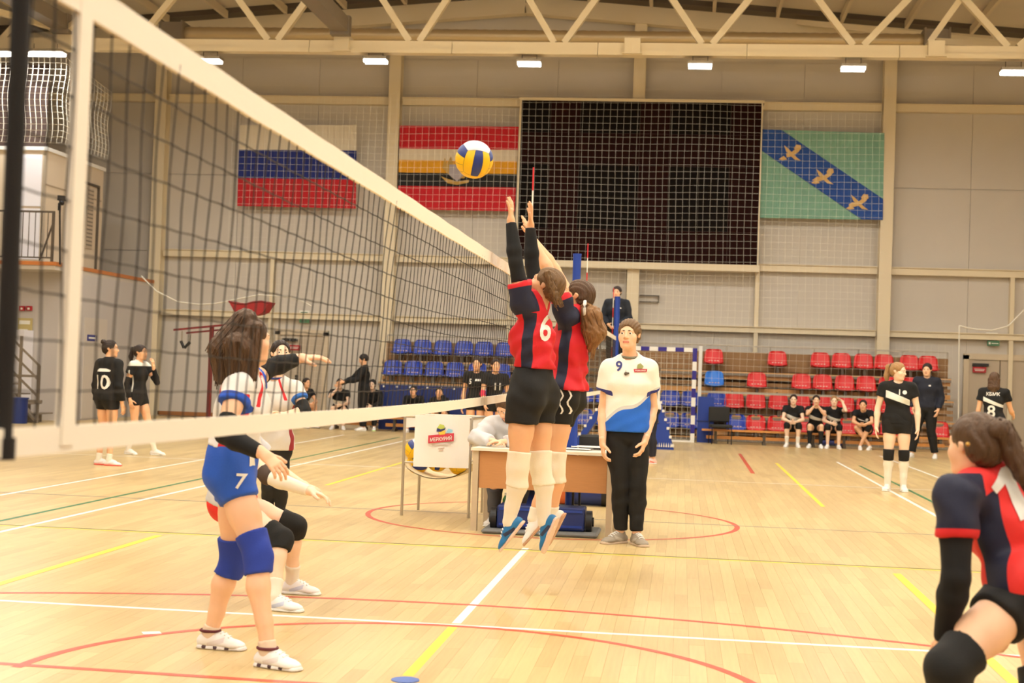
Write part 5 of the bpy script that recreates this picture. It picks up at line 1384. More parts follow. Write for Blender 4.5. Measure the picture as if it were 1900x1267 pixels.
def person(label, J, lvl, skin='a', hairs=('pony', 'brown'), top=None, bottom=None, pads=None, socks=None, shoe=None, sleeves=None, hair_extra=(), group=None, hands='LR', feet='LR'):
    """one figure: body (one skin), hair, clothes, shoes as parts of an Empty on the floor"""
    lv = LV[lvl]; s = J['s']
    root = thing('person', label, 'person', (J['pelvis'][0], J['pelvis'][1], min(J['anL'][2], J['anR'][2]) - .078 * s), group)
    r, fw, up = basis(J); out = {'root': root}
    # ---- body, head and hands in one mesh
    pr = torso(J)
    for q in 'LR': pr += arm(J, q) + leg(J, q)
    pr.append((cap(J['neck'] - up * .01, lerp(J['neck'], J['head'], .55), .05 * s, .048 * s), .03))
    for q in 'LR':
        if shoe is None: pass
        A, t, n, lt = shoe_frame(J, q); pr.append((cap(A, A - n * .035 * s + t * .02 * s, .032 * s), .01)); pr.append((cap(A - n * .04 * s, A - n * .05 * s + t * .12 * s, .026 * s, .02 * s), .015))
    hp, hc, L, R, hs, lip, brow = head_prims(J)
    hv, hf = surface(*field(hp, lv['h'], cuts=hc)); hv = relax(hv, hf, 1)
    ex = [(hv, hf, {'lip': lip(hv), 'brow': brow(hv)})]
    J['fr'] = 1.0 if lvl < 2 else 1.15
    for q in hands:
        v, f = surface(*field(hand_prims(J, q), lv['d'])); v = relax(v, f, 1, .35); ex.append((v, f, {}))
    sdf_obj('body', skin_mat(skin), root, pr, lv['b'], attrs={'lip': lambda v: np.full(len(v), -1.0), 'brow': lambda v: np.full(len(v), -1.0)}, extra=ex)
    eyes(J, L, R, hs, root, lvl)
    if hairs: hair(J, L, R, hs, root, hairs[0], hairs[1], lv['h'] * (1.0 if lvl else .95), hair_extra)
    # ---- bottom
    if bottom:
        g = bottom.get('g', .016); pl = [(lerp(J['pelvis'], J['neck'], bottom.get('rise', .24)), up)]
        pr = torso(J, g * .8)[:2] + torso(J, g * .6)[-2:]
        f1 = bottom.get('len', .33)
        for q in 'LR': pr += leg(J, q, g, 0.0, f1, k=.025 if f1 < 1 else .01)
        at = bottom.get('attrs', lambda J: {})(J)
        out['bottom'] = sdf_obj(bottom.get('name', 'shorts'), bottom['m'], root, pr, lv['c'], pl, noise=fold_noise(.0028 if f1 < 1 else .004, 1), attrs=at)
    if top:
        g = top.get('g', .017); fs = top.get('sleeve', .5)
        hem = lerp(J['pelvis'], J['neck'], top.get('hem', .02))
        pr = torso(J, g)
        if top.get('flare'): pr.append((ecap(hem, lerp(J['pelvis'], J['neck'], .4), r, (.165 + top['flare']) * s, (.13 + g) * s, (.12 + top['flare']) * s, (.09 + g) * s), .04))
        for q in 'LR':
            f = top.get('sleeve' + q, fs)
            pr += arm(J, q, g * (1.1 if f <= 1 else .9), 0.0, f, k=.02)
        hd = top.get('hem_n', -up)
        pl = [(hem, hd)]
        hdv = unit(J['head'] - J['neck'])
        nk = [(cap(J['neck'] + hdv * .012 * s + fw * .012 * s, J['neck'] + hdv * .2 * s + fw * .03 * s, .058 * s, .075 * s), .008)]
        at = top.get('attrs', lambda J: {})(J)
        out['top'] = sdf_obj(top.get('name', 'jersey'), top['m'], root, pr, lv['c'], pl, nk, noise=fold_noise(.0045 * top.get('folds', 1.0), 2), attrs=at)
        cm = top.get('collar')
        if cm:
            n0 = J['neck'] + up * .02 * s; rr = .064 * s
            MB().tube([n0 + (r * math.cos(a) * 1.05 + fw * math.sin(a)) * rr + up * .012 * s * (1 - 1.2 * math.sin(a)) for a in np.linspace(0, 2 * math.pi, 25)], .009 * s, 6).build('collar', cm, out['top'][0])
    for (m, qs, f0, f1, g) in (sleeves or []):
        for q in qs: sdf_obj('arm_sleeve', m, root, arm(J, q, g, f0, f1), lv['c'] * .8)
    for (m, qs, a, b, g) in (pads or []):
        for q in qs:
            K = J['kn' + q]; H, A = J['hp' + q], J['an' + q]; r_ = unit(J['hpR'] - J['hpL']); shn = unit(A - K); ft = unit(np.cross(-shn, r_))
            thd = unit(H - K); ft = unit(np.cross(unit(thd - shn), r_))
            pr = leg(J, q, g, a, b) + [(ecap(K + thd * .03 * s + ft * .022 * s, K + shn * .05 * s + ft * .018 * s, r_, .045 * s, .045 * s, .038 * s, .034 * s), .03)]
            sdf_obj('knee_pad', m, root, pr, lv['c'] * .8, [(lerp(H, K, a), thd), (lerp(K, A, b - 1), shn)], noise=fold_noise(.002, 3, 1.6))
    for (m, qs, f0, g) in (socks or []):
        for q in qs:
            A, t, n, lt = shoe_frame(J, q); sdf_obj('sock', m, root, leg(J, q, g, f0, 2.0) + [(cap(A, A - n * .04 * s, (.034 + g) * s), .01)], lv['c'] * .8)
    if shoe:
        for q in feet: shoes(J, q, root, shoe[0], shoe[1], lv['s'], shoe[2] if len(shoe) > 2 else None)
    out['J'] = J; out['b'] = (r, fw, up)
    return out
def number(o, text, size, du=0.0, dv=.6, back=False, m=None, name='jersey_number', maxlen=0.0, width=None, pts=None, part='top', tilt=0.0, off=.0055):
    J = o['J']; r, fw, up = o['b']; c = lerp(J['pelvis'], J['neck'], dv) + r * du
    right = r if back else -r
    rr = right * math.cos(tilt) + up * math.sin(tilt); uu = -right * math.sin(tilt) + up * math.cos(tilt)
    if text and not maxlen: maxlen = .12 if len(text) < 3 else .4
    return decal(o[part][1], o[part][2], text, c, rr, uu, size, m or M_white, o[part][0], name, maxlen, pts, width, off)
# ================================================================== THE PEOPLE
XR_, AW = _r0, unit(V(_f[0], _f[1], 0)); UP = V(0, 0, 1)      # right of the picture, away from the camera
def dirv(x, a, z=0): return unit(XR_ * x + AW * a + UP * z)
def px_pose(H, jt, face, build=1.0, male=False, **ov):
    J = {k: P(*v) for k, v in jt.items()}; J['s'] = H / 1.7; J['male'] = male; J['build'] = build; J['face'] = face
    for k, v in ov.items(): J[k] = v
    r = unit(J['shR'] - J['shL']); fw = unit(np.cross(UP, r)); return complete(J, fw, V(r[0], r[1], 0))
def coords(J, v):
    r, fw, up = basis(J); d = v - J['pelvis']; L = np.linalg.norm(J['neck'] - J['pelvis'])
    return d @ r, d @ fw, d @ up / L
def armco(J, v, q):
    a, b = J['sh' + q], J['el' + q]; L = np.linalg.norm(b - a); x = (b - a) / L; t = (v - a) @ x
    return t / L, np.linalg.norm(v - a - t[:, None] * x, axis=1)
def a_cuff(f=.5, w=.13):
    def g(J):
        def k(v):
            o = np.full(len(v), -1.0); r = basis(J)[0]
            for q, sg in (('L', -1), ('R', 1)):
                t, d = armco(J, v, q); ax = J['sh' + q] + np.outer(t, J['el' + q] - J['sh' + q]); out = (v - ax) @ r * sg
                o = np.maximum(o, np.minimum(np.minimum(t - (f - w), f + .06 - t), np.minimum((.11 * J['s'] - d) * 4, (out + .06 * J['s']) * 6)))
            return o
        return k
    return g
def a_sleeve(t0=-.2, rad=.085):
    def g(J):
        def k(v):
            o = np.full(len(v), -1.0)
            for q in 'LR':
                t, d = armco(J, v, q); o = np.maximum(o, np.minimum(t - t0, (rad * J['s'] - d) * 4))
            return o
        return k
    return g
def a_side(w=.05, u0=.085, top=.8, off=0.0):
    def g(J):
        def k(v):
            u, f, t = coords(J, v); return np.minimum(np.minimum(np.abs(u) - u0 * J['s'], w * J['s'] - np.abs(f - off)), (top - t) * .3)
        return k
    return g
def a_diag(c, k_, w, w2=None, front=None):
    def g(J):
        def k(v):
            u, f, t = coords(J, v); x = (w if w2 is None else w + (w2 - w) * (u / .32 + .5)) - np.abs(t - (c + k_ * u))
            if front: x = np.minimum(x, front * f)
            return np.minimum(x, .155 * J['s'] - np.abs(u))
        return k
    return g
def multi(**kw): return lambda J: {k: g(J) for k, g in kw.items()}
M_shoe_w = mat('shoe_white', (238, 232, 226), .5, regions=[('accent', (238, 232, 226))]); M_sole_w = mat('sole_white', (244, 242, 238), .5)
M_blackj = mat('black_jersey', (11, 10, 11), .85, bump=.1, bscale=120); M_blacks = mat('black_shorts', (11, 9, 9), .8, bump=.1, bscale=120)
M_bpad = mat('black_pad', (9, 8, 8), .8, bump=.15, bscale=200); M_bslv = mat('black_sleeve', (9, 8, 10), .85)
M_wsock = mat('white_sock', (238, 228, 210), .8, bump=.1, bscale=250); M_wpad = mat('white_pad', (240, 228, 204), .8, bump=.15, bscale=200)
NAVY, RED = (20, 24, 52), (206, 18, 34)
# ---------------- left: player in blue shorts close to the net
jt = dict(pelvis=(431, 862, 7.03), neck=(457, 702, 7.03), head=(464, 634, 7.03), shR=(442, 719, 6.86), shL=(462, 712, 7.2), elR=(416, 806, 6.72), wrR=(490, 843, 6.62),
          elL=(502, 682, 7.32), wrL=(556, 665, 7.4), hpR=(430, 884, 6.95), hpL=(437, 880, 7.11), knR=(479, 1030, 6.86), knL=(433, 1043, 7.16), anR=(497, 1196, 6.77), anL=(391, 1166, 7.17))
J = px_pose(1.66, jt, dirv(.78, .62, .03), hdR=dirv(.7, -.25, -.55), pnR=dirv(-.2, .6, -.6), thumbR=dirv(.3, .5, .6), curlR=.45, hdL=dirv(.95, .1, .12), pnL=dirv(.1, .2, -1), curlL=.3, toeR=dirv(.9, -.42), toeL=dirv(.95, -.16), build=1.06)
# feet flat on the floor
def ground(J, lift=.078):
    for q in 'LR':
        J['an' + q] = V(J['an' + q][0], J['an' + q][1], lift * J['s'])
ground(J)
M_j7 = mat('jersey_white_red_blue', (232, 228, 226), .75, bump=.08, bscale=120, regions=[('side', (206, 26, 36)), ('stripe', (206, 26, 36)), ('cuff', (34, 84, 196))])
def a_raglan(w=.012):
    def g(J):
        def k(v):
            o = np.full(len(v), -1.0); r, fw, up = basis(J)
            for q, sg in (('L', -1), ('R', 1)):
                u, f, t = coords(J, v); x = sg * u - (.055 + (1.02 - t) * .28) * J['s']
                o = np.maximum(o, np.minimum(w * J['s'] - np.abs(x), (t - .72) * .4))
            return o
        return k
    return g
M_s7 = mat('blue_shorts', (22, 82, 190), .6, bump=.12, bscale=90, regions=[('stripe', (240, 240, 240))])
HB = lambda *a: tuple(a)
hx = [(P(455, 596, 7.0), P(415, 650, 6.98), .06, .07), (P(415, 650, 6.98), P(412, 700, 6.95), .07, .035), (P(440, 640, 6.9), P(437, 712, 6.88), .06, .035), (P(455, 650, 6.9), P(462, 712, 6.9), .045, .026), (P(425, 650, 7.12), P(432, 706, 7.14), .07, .04), (P(470, 610, 6.93), P(468, 700, 6.88), .04, .02)]
o = person('player in blue shorts and white, red and blue jersey, right arm bent before the net', J, 0, 'a', ('loose', 'brown'), dict(m=M_j7, sleeve=.34, hem=.2, flare=.0, attrs=multi(side=a_side(.06, .07, .86), stripe=a_raglan(), cuff=a_cuff(.34, .12)), g=.02),
           dict(m=M_s7, len=.3, g=.018, rise=.34), [(mat('blue_pad', (32, 58, 156), .8, bump=.15, bscale=200), 'LR', .72, 1.2, .014)], [(mat('ankle_sock', (226, 200, 176), .8), 'LR', 1.9, .006)],
           (mat('shoe_white_maroon', (242, 236, 234), .5, regions=[('accent', (226, 214, 214))]), mat('sole_dark_white', (232, 224, 220), .5, regions=[('tread', (70, 40, 44))]), mat('collar_maroon', (92, 26, 34), .7)), [(M_bslv, 'R', .62, 1.9, .006), (M_bslv, 'L', .6, 1.9, .006)], hx)
number(o, '7', .085, .0, -.1, m=M_white, name='shorts_number', part='bottom') if False else None
r, fw, up = o['b']
decal(o['bottom'][1], o['bottom'][2], '7', P(447, 893, 6.85), _r - _u * .12, _u + _r * .12, .07, M_white, o['bottom'][0], 'shorts_number', .12)
decal(o['bottom'][1], o['bottom'][2], '', P(462, 855, 6.85), _r, _u - _r * .12, 1, M_white, o['bottom'][0], 'shorts_piping', pts=[(-.008, -.03), (.008, -.03), (.008, .05), (-.008, .05)])
# ---------------- second player behind her, hands together
jt = dict(pelvis=(508, 832, 13.0), neck=(513, 706, 13.0), head=(521, 657, 12.95), shR=(478, 722, 13.05), shL=(548, 720, 12.95), elR=(470, 772, 12.85), wrR=(503, 772, 12.75), elL=(566, 762, 12.85), wrL=(526, 770, 12.75),
          hpR=(499, 838, 13.0), hpL=(517, 838, 13.0), knR=(498, 905, 12.95), knL=(519, 905, 12.95), anR=(498, 955, 13.05), anL=(521, 957, 13.0))
J = px_pose(1.7, jt, dirv(.35, -.9, .1), hdR=dirv(.8, -.5, .2), hdL=dirv(-.8, -.4, .2), pnR=dirv(.3, -.5, -.6), pnL=dirv(-.3, -.5, -.6), curlR=.6, curlL=.6, build=1.05); ground(J)
M_j2 = mat('jersey_grey_red_blue', (216, 210, 204), .75, bump=.08, bscale=120, regions=[('stripe', (206, 40, 46)), ('side', (150, 40, 46)), ('cuff', (50, 110, 200))])
o = person('player with pale face and red emblem on a white jersey behind the outstretched arm', J, 1, 'c', ('lowbun', 'dark'), dict(m=M_j2, sleeve=.5, hem=-.02, attrs=multi(stripe=a_raglan(.01), side=a_side(.03, .1, .75), cuff=a_cuff(.5, .1)), g=.022, collar=mat('collar_blue', (40, 60, 130), .7)),
           dict(m=mat('black_leggings', (10, 9, 10), .7), len=2.0, g=.008, name='leggings'), None, None, (M_shoe_w, M_sole_w), [(M_bpad, 'L', .62, 1.3, .014)])
number(o, '', 1, .045, .66, name='jersey_emblem', m=mat('emblem_red', (206, 62, 44), .7), pts=[(-.055, -.04), (.055, -.05), (.06, 0), (.04, .045), (0, .06), (-.045, .04), (-.065, 0)])
# ---------------- third player crouching behind
jt = dict(pelvis=(424, 925, 8.8), neck=(448, 808, 8.75), head=(452, 752, 8.72), shR=(446, 826, 8.58), shL=(466, 820, 8.92), elR=(497, 884, 8.45), wrR=(574, 911, 8.35), elL=(508, 868, 9.0), wrL=(560, 898, 8.95),
          hpR=(425, 938, 8.7), hpL=(430, 930, 8.9), knR=(523, 1000, 8.5), knL=(549, 976, 8.9), anR=(508, 1108, 8.35), anL=(542, 1074, 8.98))
J = px_pose(1.66, jt, dirv(.9, .3, .1), hdR=dirv(.9, -.1, -.25), pnR=dirv(0, -.2, -1), thumbR=dirv(.3, -.5, .6), curlR=.4, spreadR=.25, hdL=dirv(.9, 0, -.3), pnL=dirv(0, .2, -1), toeR=dirv(.95, -.25), toeL=dirv(.95, -.15)); ground(J)
M_j3 = mat('jersey_pale_grey', (206, 206, 212), .75, bump=.08, bscale=120)
person('crouching player in red shorts and black kneepads with a white arm sleeve', J, 0, 'c', ('lowbun', 'brown'), dict(m=M_j3, sleeve=.45, hem=-.02, g=.018), dict(m=mat('red_shorts', (222, 40, 34), .65), len=.32, g=.018),
       [(M_bpad, 'LR', .76, 1.2, .016)], [(M_wsock, 'LR', 1.72, .006)], (mat('shoe_white_blue', (240, 238, 240), .5, regions=[('accent', (200, 206, 230))]), M_sole_w), [(M_wsock, 'R', 1.05, 1.98, .006), (mat('elbow_pad_brown', (70, 54, 44), .8), 'R', .8, 1.06, .012)])
# ---------------- the two blockers in the air
jt = dict(pelvis=(985, 728, 9.42), neck=(997, 577, 9.42), head=(1012, 531, 9.44), shL=(971, 563, 9.26), shR=(998, 556, 9.58), elL=(957, 488, 9.26), wrL=(948, 412, 9.3), elR=(987, 490, 9.6), wrR=(984, 421, 9.6),
          hpL=(972, 742, 9.32), hpR=(999, 742, 9.52), knL=(961, 868, 9.3), knR=(1003, 866, 9.48), anL=(945, 968, 9.36), anR=(1010, 968, 9.5))
J = px_pose(1.7, jt, dirv(-.78, .35, .42), hup=dirv(.42, -.1, .9), hdL=dirv(-.03, .05, 1), hdR=dirv(.0, .03, 1), pnL=dirv(-.9, .3, .1), pnR=dirv(-.9, -.2, .1), thumbL=dirv(-.2, 1, 0), thumbR=dirv(-.2, -1, 0), curlL=.14, curlR=.14, spreadL=.3, spreadR=.3,
            toeL=dirv(-.55, .15, -.75), toeR=dirv(-.35, .1, -.95), snL=dirv(-.75, .1, .6), snR=dirv(-.8, .35, .3), build=1.08, chest=P(987, 628, 9.42))
M_jr = mat('jersey_red_navy', RED, .7, bump=.1, bscale=120, regions=[('sleeve', NAVY), ('side', NAVY), ('cuff', RED)])
redtop = lambda **k: dict(dict(m=M_jr, sleeve=.5, hem=.26, g=.024, folds=2.6, attrs=multi(sleeve=a_sleeve(-.25, .1), side=a_side(.035, .07, .97), cuff=a_cuff(.5, .1))), **k)
hx = []
for i in range(5):
    a = P(1014 + i * 4, 508 + 10 * i, 9.31); hx.append((a, a + V(.012, 0, -.02), .022, .02))
hx += [(P(1030, 552, 9.4), P(1034, 558, 9.4), .032, .028)]
o = person('blocker in red and navy jersey number 6 jumping nearest the net, arms straight up', J, 0, 'b', ('pony_', 'mid'), redtop(hem=.3), dict(m=M_blacks, len=.34, g=.024, rise=.36),
           [(M_wpad, 'LR', .76, 1.32, .013)], [(M_wsock, 'LR', 1.1, .006)], (mat('shoe_blue_navy', (30, 112, 170), .5, regions=[('accent', (40, 48, 76))]), mat('sole_white_pink', (230, 200, 180), .5)), [(M_bslv, 'LR', .55, 1.98, .006)], hx)
decal(o['top'][1], o['top'][2], '6', P(1013, 607, 9.3), _r + _u * -.1, _u, .175, M_white, o['top'][0], 'jersey_number', .12, width=.072)
jt = dict(pelvis=(1046, 730, 10.05), neck=(1062, 592, 10.05), head=(1070, 551, 10.08), shL=(1052, 587, 9.9), shR=(1070, 578, 10.22), elL=(1024, 512, 9.88), wrL=(989, 448, 9.95), elR=(1030, 500, 10.28), wrR=(985, 440, 10.32),
          hpL=(1040, 742, 9.96), hpR=(1054, 742, 10.14), knL=(1030, 868, 9.94), knR=(1016, 866, 10.12), anL=(1024, 958, 9.98), anR=(990, 962, 10.1))
J = px_pose(1.68, jt, dirv(-.85, .3, .3), hup=dirv(.3, 0, .95), hdL=dirv(-.35, .05, .9), hdR=dirv(-.3, .05, .9), pnL=dirv(-.9, .2, -.2), pnR=dirv(-.9, .2, -.2), thumbL=dirv(0, 1, 0), thumbR=dirv(0, -1, 0), curlL=.15, curlR=.15, spreadL=.3,
            toeL=dirv(-.4, .1, -.85), toeR=dirv(-.5, -.1, -.6), snL=dirv(-.85, .2, .35), snR=dirv(-.5, .1, .7), build=1.05, chest=P(1054, 645, 10.05))
a = P(1086, 570, 10.0)
hx = [(a, P(1098, 585, 9.95), .035, .06), (P(1098, 585, 9.95), P(1104, 615, 9.95), .06, .075), (P(1104, 615, 9.95), P(1097, 645, 9.97), .07, .03), (P(1088, 588, 9.98), P(1082, 612, 9.98), .03, .02)]
o = person('second blocker in red and navy jersey with flying fair ponytail, bare arm raised', J, 0, 'b', None, redtop(hem=.06), dict(m=M_blacks, len=.34, g=.012, rise=.16),
           [(M_wpad, 'LR', .76, 1.28, .013)], [(M_wsock, 'LR', 1.8, .006)], (M_shoe_w, mat('sole_brown_white', (196, 150, 116), .5)), None, ())
R_ = head_frame(J)
def hL(J, x, y, z): R = head_frame(J); return J['head'] + (R[0] * x + R[1] * y + R[2] * z) * J['s']
hair(J, lambda x, y, z: hL(J, x, y, z), R_, J['s'], o['root'], 'cap', 'brown', LV[0]['h'])
strands(hx, hair_mat('light'), o['root'], 26, .0032, 1.06, .07)
sdf_obj('pony_tail', hair_mat('light'), o['root'], [(cap(a_, b_, ra, rb), .03) for a_, b_, ra, rb in hx], .006, noise=lambda x, y, z: .006 * np.sin(x * 110 + 4 * np.sin(z * 22)) * np.sin(y * 90 + 3 * np.sin(z * 27) + z * 60))
MB().tube([P(1085, 572, 9.93) + V(.0, .035 * math.cos(t), .045 * math.sin(t)) for t in np.linspace(0, 6.3, 13)], .012, 6).build('hair_tie', M_white, o['root'])
for du in (-.008, .03):
    decal(o['bottom'][1], o['bottom'][2], '', P(1042 + du * 400, 740, 9.8), dirv(1, -.2), dirv(.0, 0, 1), 1, M_white, o['bottom'][0], 'shorts_stripe', pts=[(-.006 + .012 * math.sin(k * 1.3), -.1 + k * .02) for k in range(11)] + [(.006 + .012 * math.sin(k * 1.3), -.1 + k * .02) for k in range(10, -1, -1)])
# ---------------- young man beside the table
jt = dict(pelvis=(1163, 803, 12.3), neck=(1168, 668, 12.3), head=(1167, 622, 12.24), shR=(1131, 684, 12.3), shL=(1203, 684, 12.28), elR=(1119, 758, 12.34), wrR=(1118, 822, 12.22), elL=(1212, 757, 12.36), wrL=(1197, 818, 12.2),
          hpR=(1147, 812, 12.3), hpL=(1181, 812, 12.3), knR=(1152, 902, 12.27), knL=(1183, 902, 12.25), anR=(1151, 985, 12.32), anL=(1181, 990, 12.25))
J = px_pose(1.84, jt, dirv(-.3, -.93, .06), male=True, hdR=dirv(.1, -.1, -1), hdL=dirv(-.3, -.2, -1), pnR=dirv(.9, .2, 0), pnL=dirv(-.9, .2, -.3), thumbR=dirv(0, -1, 0), thumbL=dirv(0, -1, 0), curlR=.5, curlL=.5, gaze=dirv(-.5, -.9, .05), toeR=dirv(-.75, -.6), toeL=dirv(.3, -.95), build=.98); ground(J)
def a_low(J):
    def k(v):
        u, f, t = coords(J, v); return (.335 - .95 * u + .035 * np.sin(u * 22)) - t
    return k
def a_grey(J):
    def k(v):
        u, f, t = coords(J, v); return (.385 - .95 * u + .035 * np.sin(u * 22)) - t
    return k
def a_top(J):
    def k(v):
        u, f, t = coords(J, v); return np.minimum(np.minimum(t - .955 + .0 * u, np.abs(u) - .075), .02 - f)
    return k
M_jm = mat('tshirt_white_blue', (246, 242, 232), .75, bump=.08, bscale=100, regions=[('grey', (206, 204, 200)), ('low', (26, 98, 202)), ('shoulder', (58, 74, 160)), ('cuff', (44, 50, 130))])
o = person('young man in white and blue T-shirt number 9 standing beside the table', J, 0, 'a', ('short', 'mid'), dict(m=M_jm, sleeve=.55, hem=.02, g=.026, flare=.012, name='t_shirt', attrs=multi(grey=a_grey, low=a_low, shoulder=a_top, cuff=a_cuff(.55, .06)), collar=mat('collar_grey', (130, 128, 110), .8)),
           dict(m=mat('black_trousers', (14, 12, 12), .85, bump=.12, bscale=60), len=1.93, g=.017, name='trousers'), None, None, (mat('shoe_grey', (150, 138, 122), .6, regions=[('accent', (176, 164, 148))]), mat('sole_grey_tan', (190, 166, 140), .6)))
number(o, '9', .085, .085, .915, m=mat('number_navy', (44, 50, 120), .6), maxlen=.12)
number(o, '', 1, -.09, .87, name='shirt_emblem', m=mat('emblem_crimson', (190, 44, 60), .6), pts=[(-.05, -.018), (.05, -.014), (.055, .012), (-.055, .008)])
number(o, '', 1, -.085, .925, name='shirt_emblem', m=mat('emblem_olive', (150, 150, 90), .6), pts=[(-.025, -.02), (.02, -.02), (.03, 0), (.005, .024), (-.02, .012)])
number(o, 'МЕРКУРИЙ', .014, -.09, .867, name='emblem_lettering', m=M_white, width=.085, off=.0095)
t_ = thing('whistle', 'small whistle hanging on the chest of the young man', 'whistle', P(1161, 693, 12.08))
c = None
tree = BVHTree.FromPolygons([tuple(p) for p in o['top'][1]], [tuple(int(i) for i in q) for q in o['top'][2]])
h_ = tree.ray_cast(Vector(P(1161, 693, 11.5)), Vector(ray(1161, 693)).normalized())
c = np.array(h_[0]) + dirv(0, -1) * .012; t_.location = Vector(c)
MB().ball(c, .014, 10, 6).cbox(c + V(.014, 0, .004), (.026, .014, .012)).build('whistle_body', M_dark, t_)
MB().cyl(c + V(0, 0, .012), c + V(0, 0, .026), .003, 6).build('ring', M_chrome, t_)
# ---------------- person half hidden behind the young man
f_ = floor_pt(1205, 860)
o = person('person in white shirt with black arm sleeve mostly hidden behind the young man', stand_pose(f_, math.radians(200), 1.66, elL=(-.14, .02, .63), wrL=(-.13, .08, .5)), 1, 'b', ('lowbun', 'brown'), dict(m=mat('jersey_white_plain', (238, 234, 228), .75), sleeve=.5, hem=-.03, g=.022),
           dict(m=mat('blue_black_trousers', (24, 26, 40), .75), len=1.9, g=.02, name='trousers'), None, None, (mat('shoe_pink_white', (238, 190, 176), .5, regions=[('accent', (230, 110, 90))]), M_sole_w), [(M_bslv, 'L', .55, 1.98, .008)])
# ---------------- foreground blocker at right
jt = dict(pelvis=(1905, 1090, 5.0), neck=(1838, 888, 4.98), head=(1808, 830, 4.97), shL=(1773, 920, 4.82), shR=(1888, 905, 5.18), elL=(1774, 1072, 4.78), wrL=(1752, 1178, 4.86), elR=(1925, 1050, 5.3), wrR=(1880, 1150, 5.25),
          hpL=(1886, 1112, 4.88), hpR=(1930, 1100, 5.12), knL=(1757, 1240, 4.7), knR=(1935, 1290, 5.0), anL=(1775, 1425, 4.85), anR=(1985, 1420, 5.25))
J = px_pose(1.7, jt, dirv(-.45, .9, -.02), hs=.92, hdL=dirv(-.2, .1, -.9), pnL=dirv(.8, .3, 0), curlL=.4, hdR=dirv(-.5, 0, -.8), toeL=dirv(-.8, -.4), toeR=dirv(-.8, -.4), build=1.05, chest=P(1862, 965, 5.0)); ground(J)
a0 = hL(J, 0, -.105, .06)
hx = [(a0, P(1858, 800, 4.93), .035, .034)]
for i in range(9):
    u = i / 8; c0 = P(1858 + 44 * u, 800 + 88 * u + (4 if i % 2 else -3), 4.9 - .03 * u); hx.append((c0, c0 + V(.01, 0, -.012), .036 - .014 * u, .034 - .014 * u))
M_jf = mat('jersey_coral_navy', (226, 44, 40), .7, bump=.1, bscale=120, regions=[('sleeve', NAVY), ('side', NAVY), ('cuff', (214, 30, 36))])
o = person('foreground player in red and navy jersey crouching at the right edge', J, 0, 'a', ('pony_', 'brown'), dict(m=M_jf, sleeve=.5, hem=.04, g=.019, folds=1.5, attrs=multi(sleeve=a_sleeve(-.3, .1), side=a_side(.045, .06, .97, -.01), cuff=a_cuff(.5, .09))),
           dict(m=M_blacks, len=.3, g=.02), [(M_bpad, 'LR', .74, 1.35, .018)], None, (M_shoe_w, M_sole_w), [(M_bslv, 'LR', .5, 2.0, .008)], hx, hands='LR')
decal(o['top'][1], o['top'][2], '', P(1882, 918, 4.85), _r + _u * .32, _u - _r * .32, 1, M_white, o['top'][0], 'jersey_number', pts=[(-.062, .045), (-.05, .018), (-.008, .038), (-.008, -.085), (.04, -.085), (.04, .085), (.004, .085)])
for (px, py) in ((1803, 820),):
    MB().ball(hL(J, -.088, -.062, .012), .008, 8, 6).build('hair_clip', mat('clip_gold', (196, 150, 70), .3, .6), o['root'])
# ---------------- pair at left
def far_black(label, foot, ang, H, lvl=2, skin='b', hr=('pony', 'dark'), long=False, shoe=(M_shoe_w, M_sole_w), pads=None, socks=None, sleeves=None, pose=None, attrs=None, m=None, group=None, pants=False, **ov):
    J = pose or stand_pose(foot, ang, H, **ov)
    if attrs and not m: m = mat('black_jersey_sash', (11, 10, 11), .85, regions=[(k, (232, 232, 224)) for k in ('sash', 'yoke')])
    return person(label, J, lvl, skin, hr, dict(m=m or M_blackj, sleeve=1.95 if long else .45, hem=-.06, g=.02 if not long else .026, attrs=attrs or (lambda J: {})), dict(m=M_blacks, len=1.92 if pants else .3, g=.018, name='trousers' if pants else 'shorts'), pads, socks, shoe, sleeves, group=group)
M_shoe_p = mat('shoe_white_pink', (240, 226, 222), .5, regions=[('accent', (238, 210, 206))]); M_sole_p = mat('sole_pink', (240, 100, 90), .5)
o = far_black('player in loose black long-sleeved top number 10 with hair bun at left', floor_pt(195, 863), math.radians(62), 1.62, 1, 'b', ('bun', 'dark'), True, (M_shoe_p, M_sole_p), None, [(M_wsock, 'LR', 1.8, .006)], face=(.8, .6, .02), toeL=(.85, .5, 0), toeR=(.85, .5, 0))
number(o, '10', .19, .025, .45, True)
number(o, '', 1, .02, .78, True, pts=[(-.12, -.02), (.11, -.02), (.12, .0), (.06, .02), (-.05, .02), (-.12, 0)], name='jersey_lettering')
o = far_black('player in black and white jersey touching her mouth, second from left edge', floor_pt(252, 843), math.radians(-12), 1.6, 1, 'b', ('pony', 'dark'), attrs=multi(yoke=lambda J: (lambda v: coords(J, v)[2] - .93), sash=a_side(.012, .09, .8)), sleeves=[(M_bslv, 'LR', .62, 1.9, .006)], socks=[(M_wsock, 'LR', 1.15, .006)],
              elL=(-.1, .13, .66), wrL=(-.03, .13, .8), hdL=(.1, -.1, 1), pnL=(0, -1, 0), curlL=.5, elR=(.13, -.04, .64), wrR=(.13, .0, .5), anL=(-.05, .16, .046), anR=(.05, -.05, .046), knL=(-.05, .09, .285))
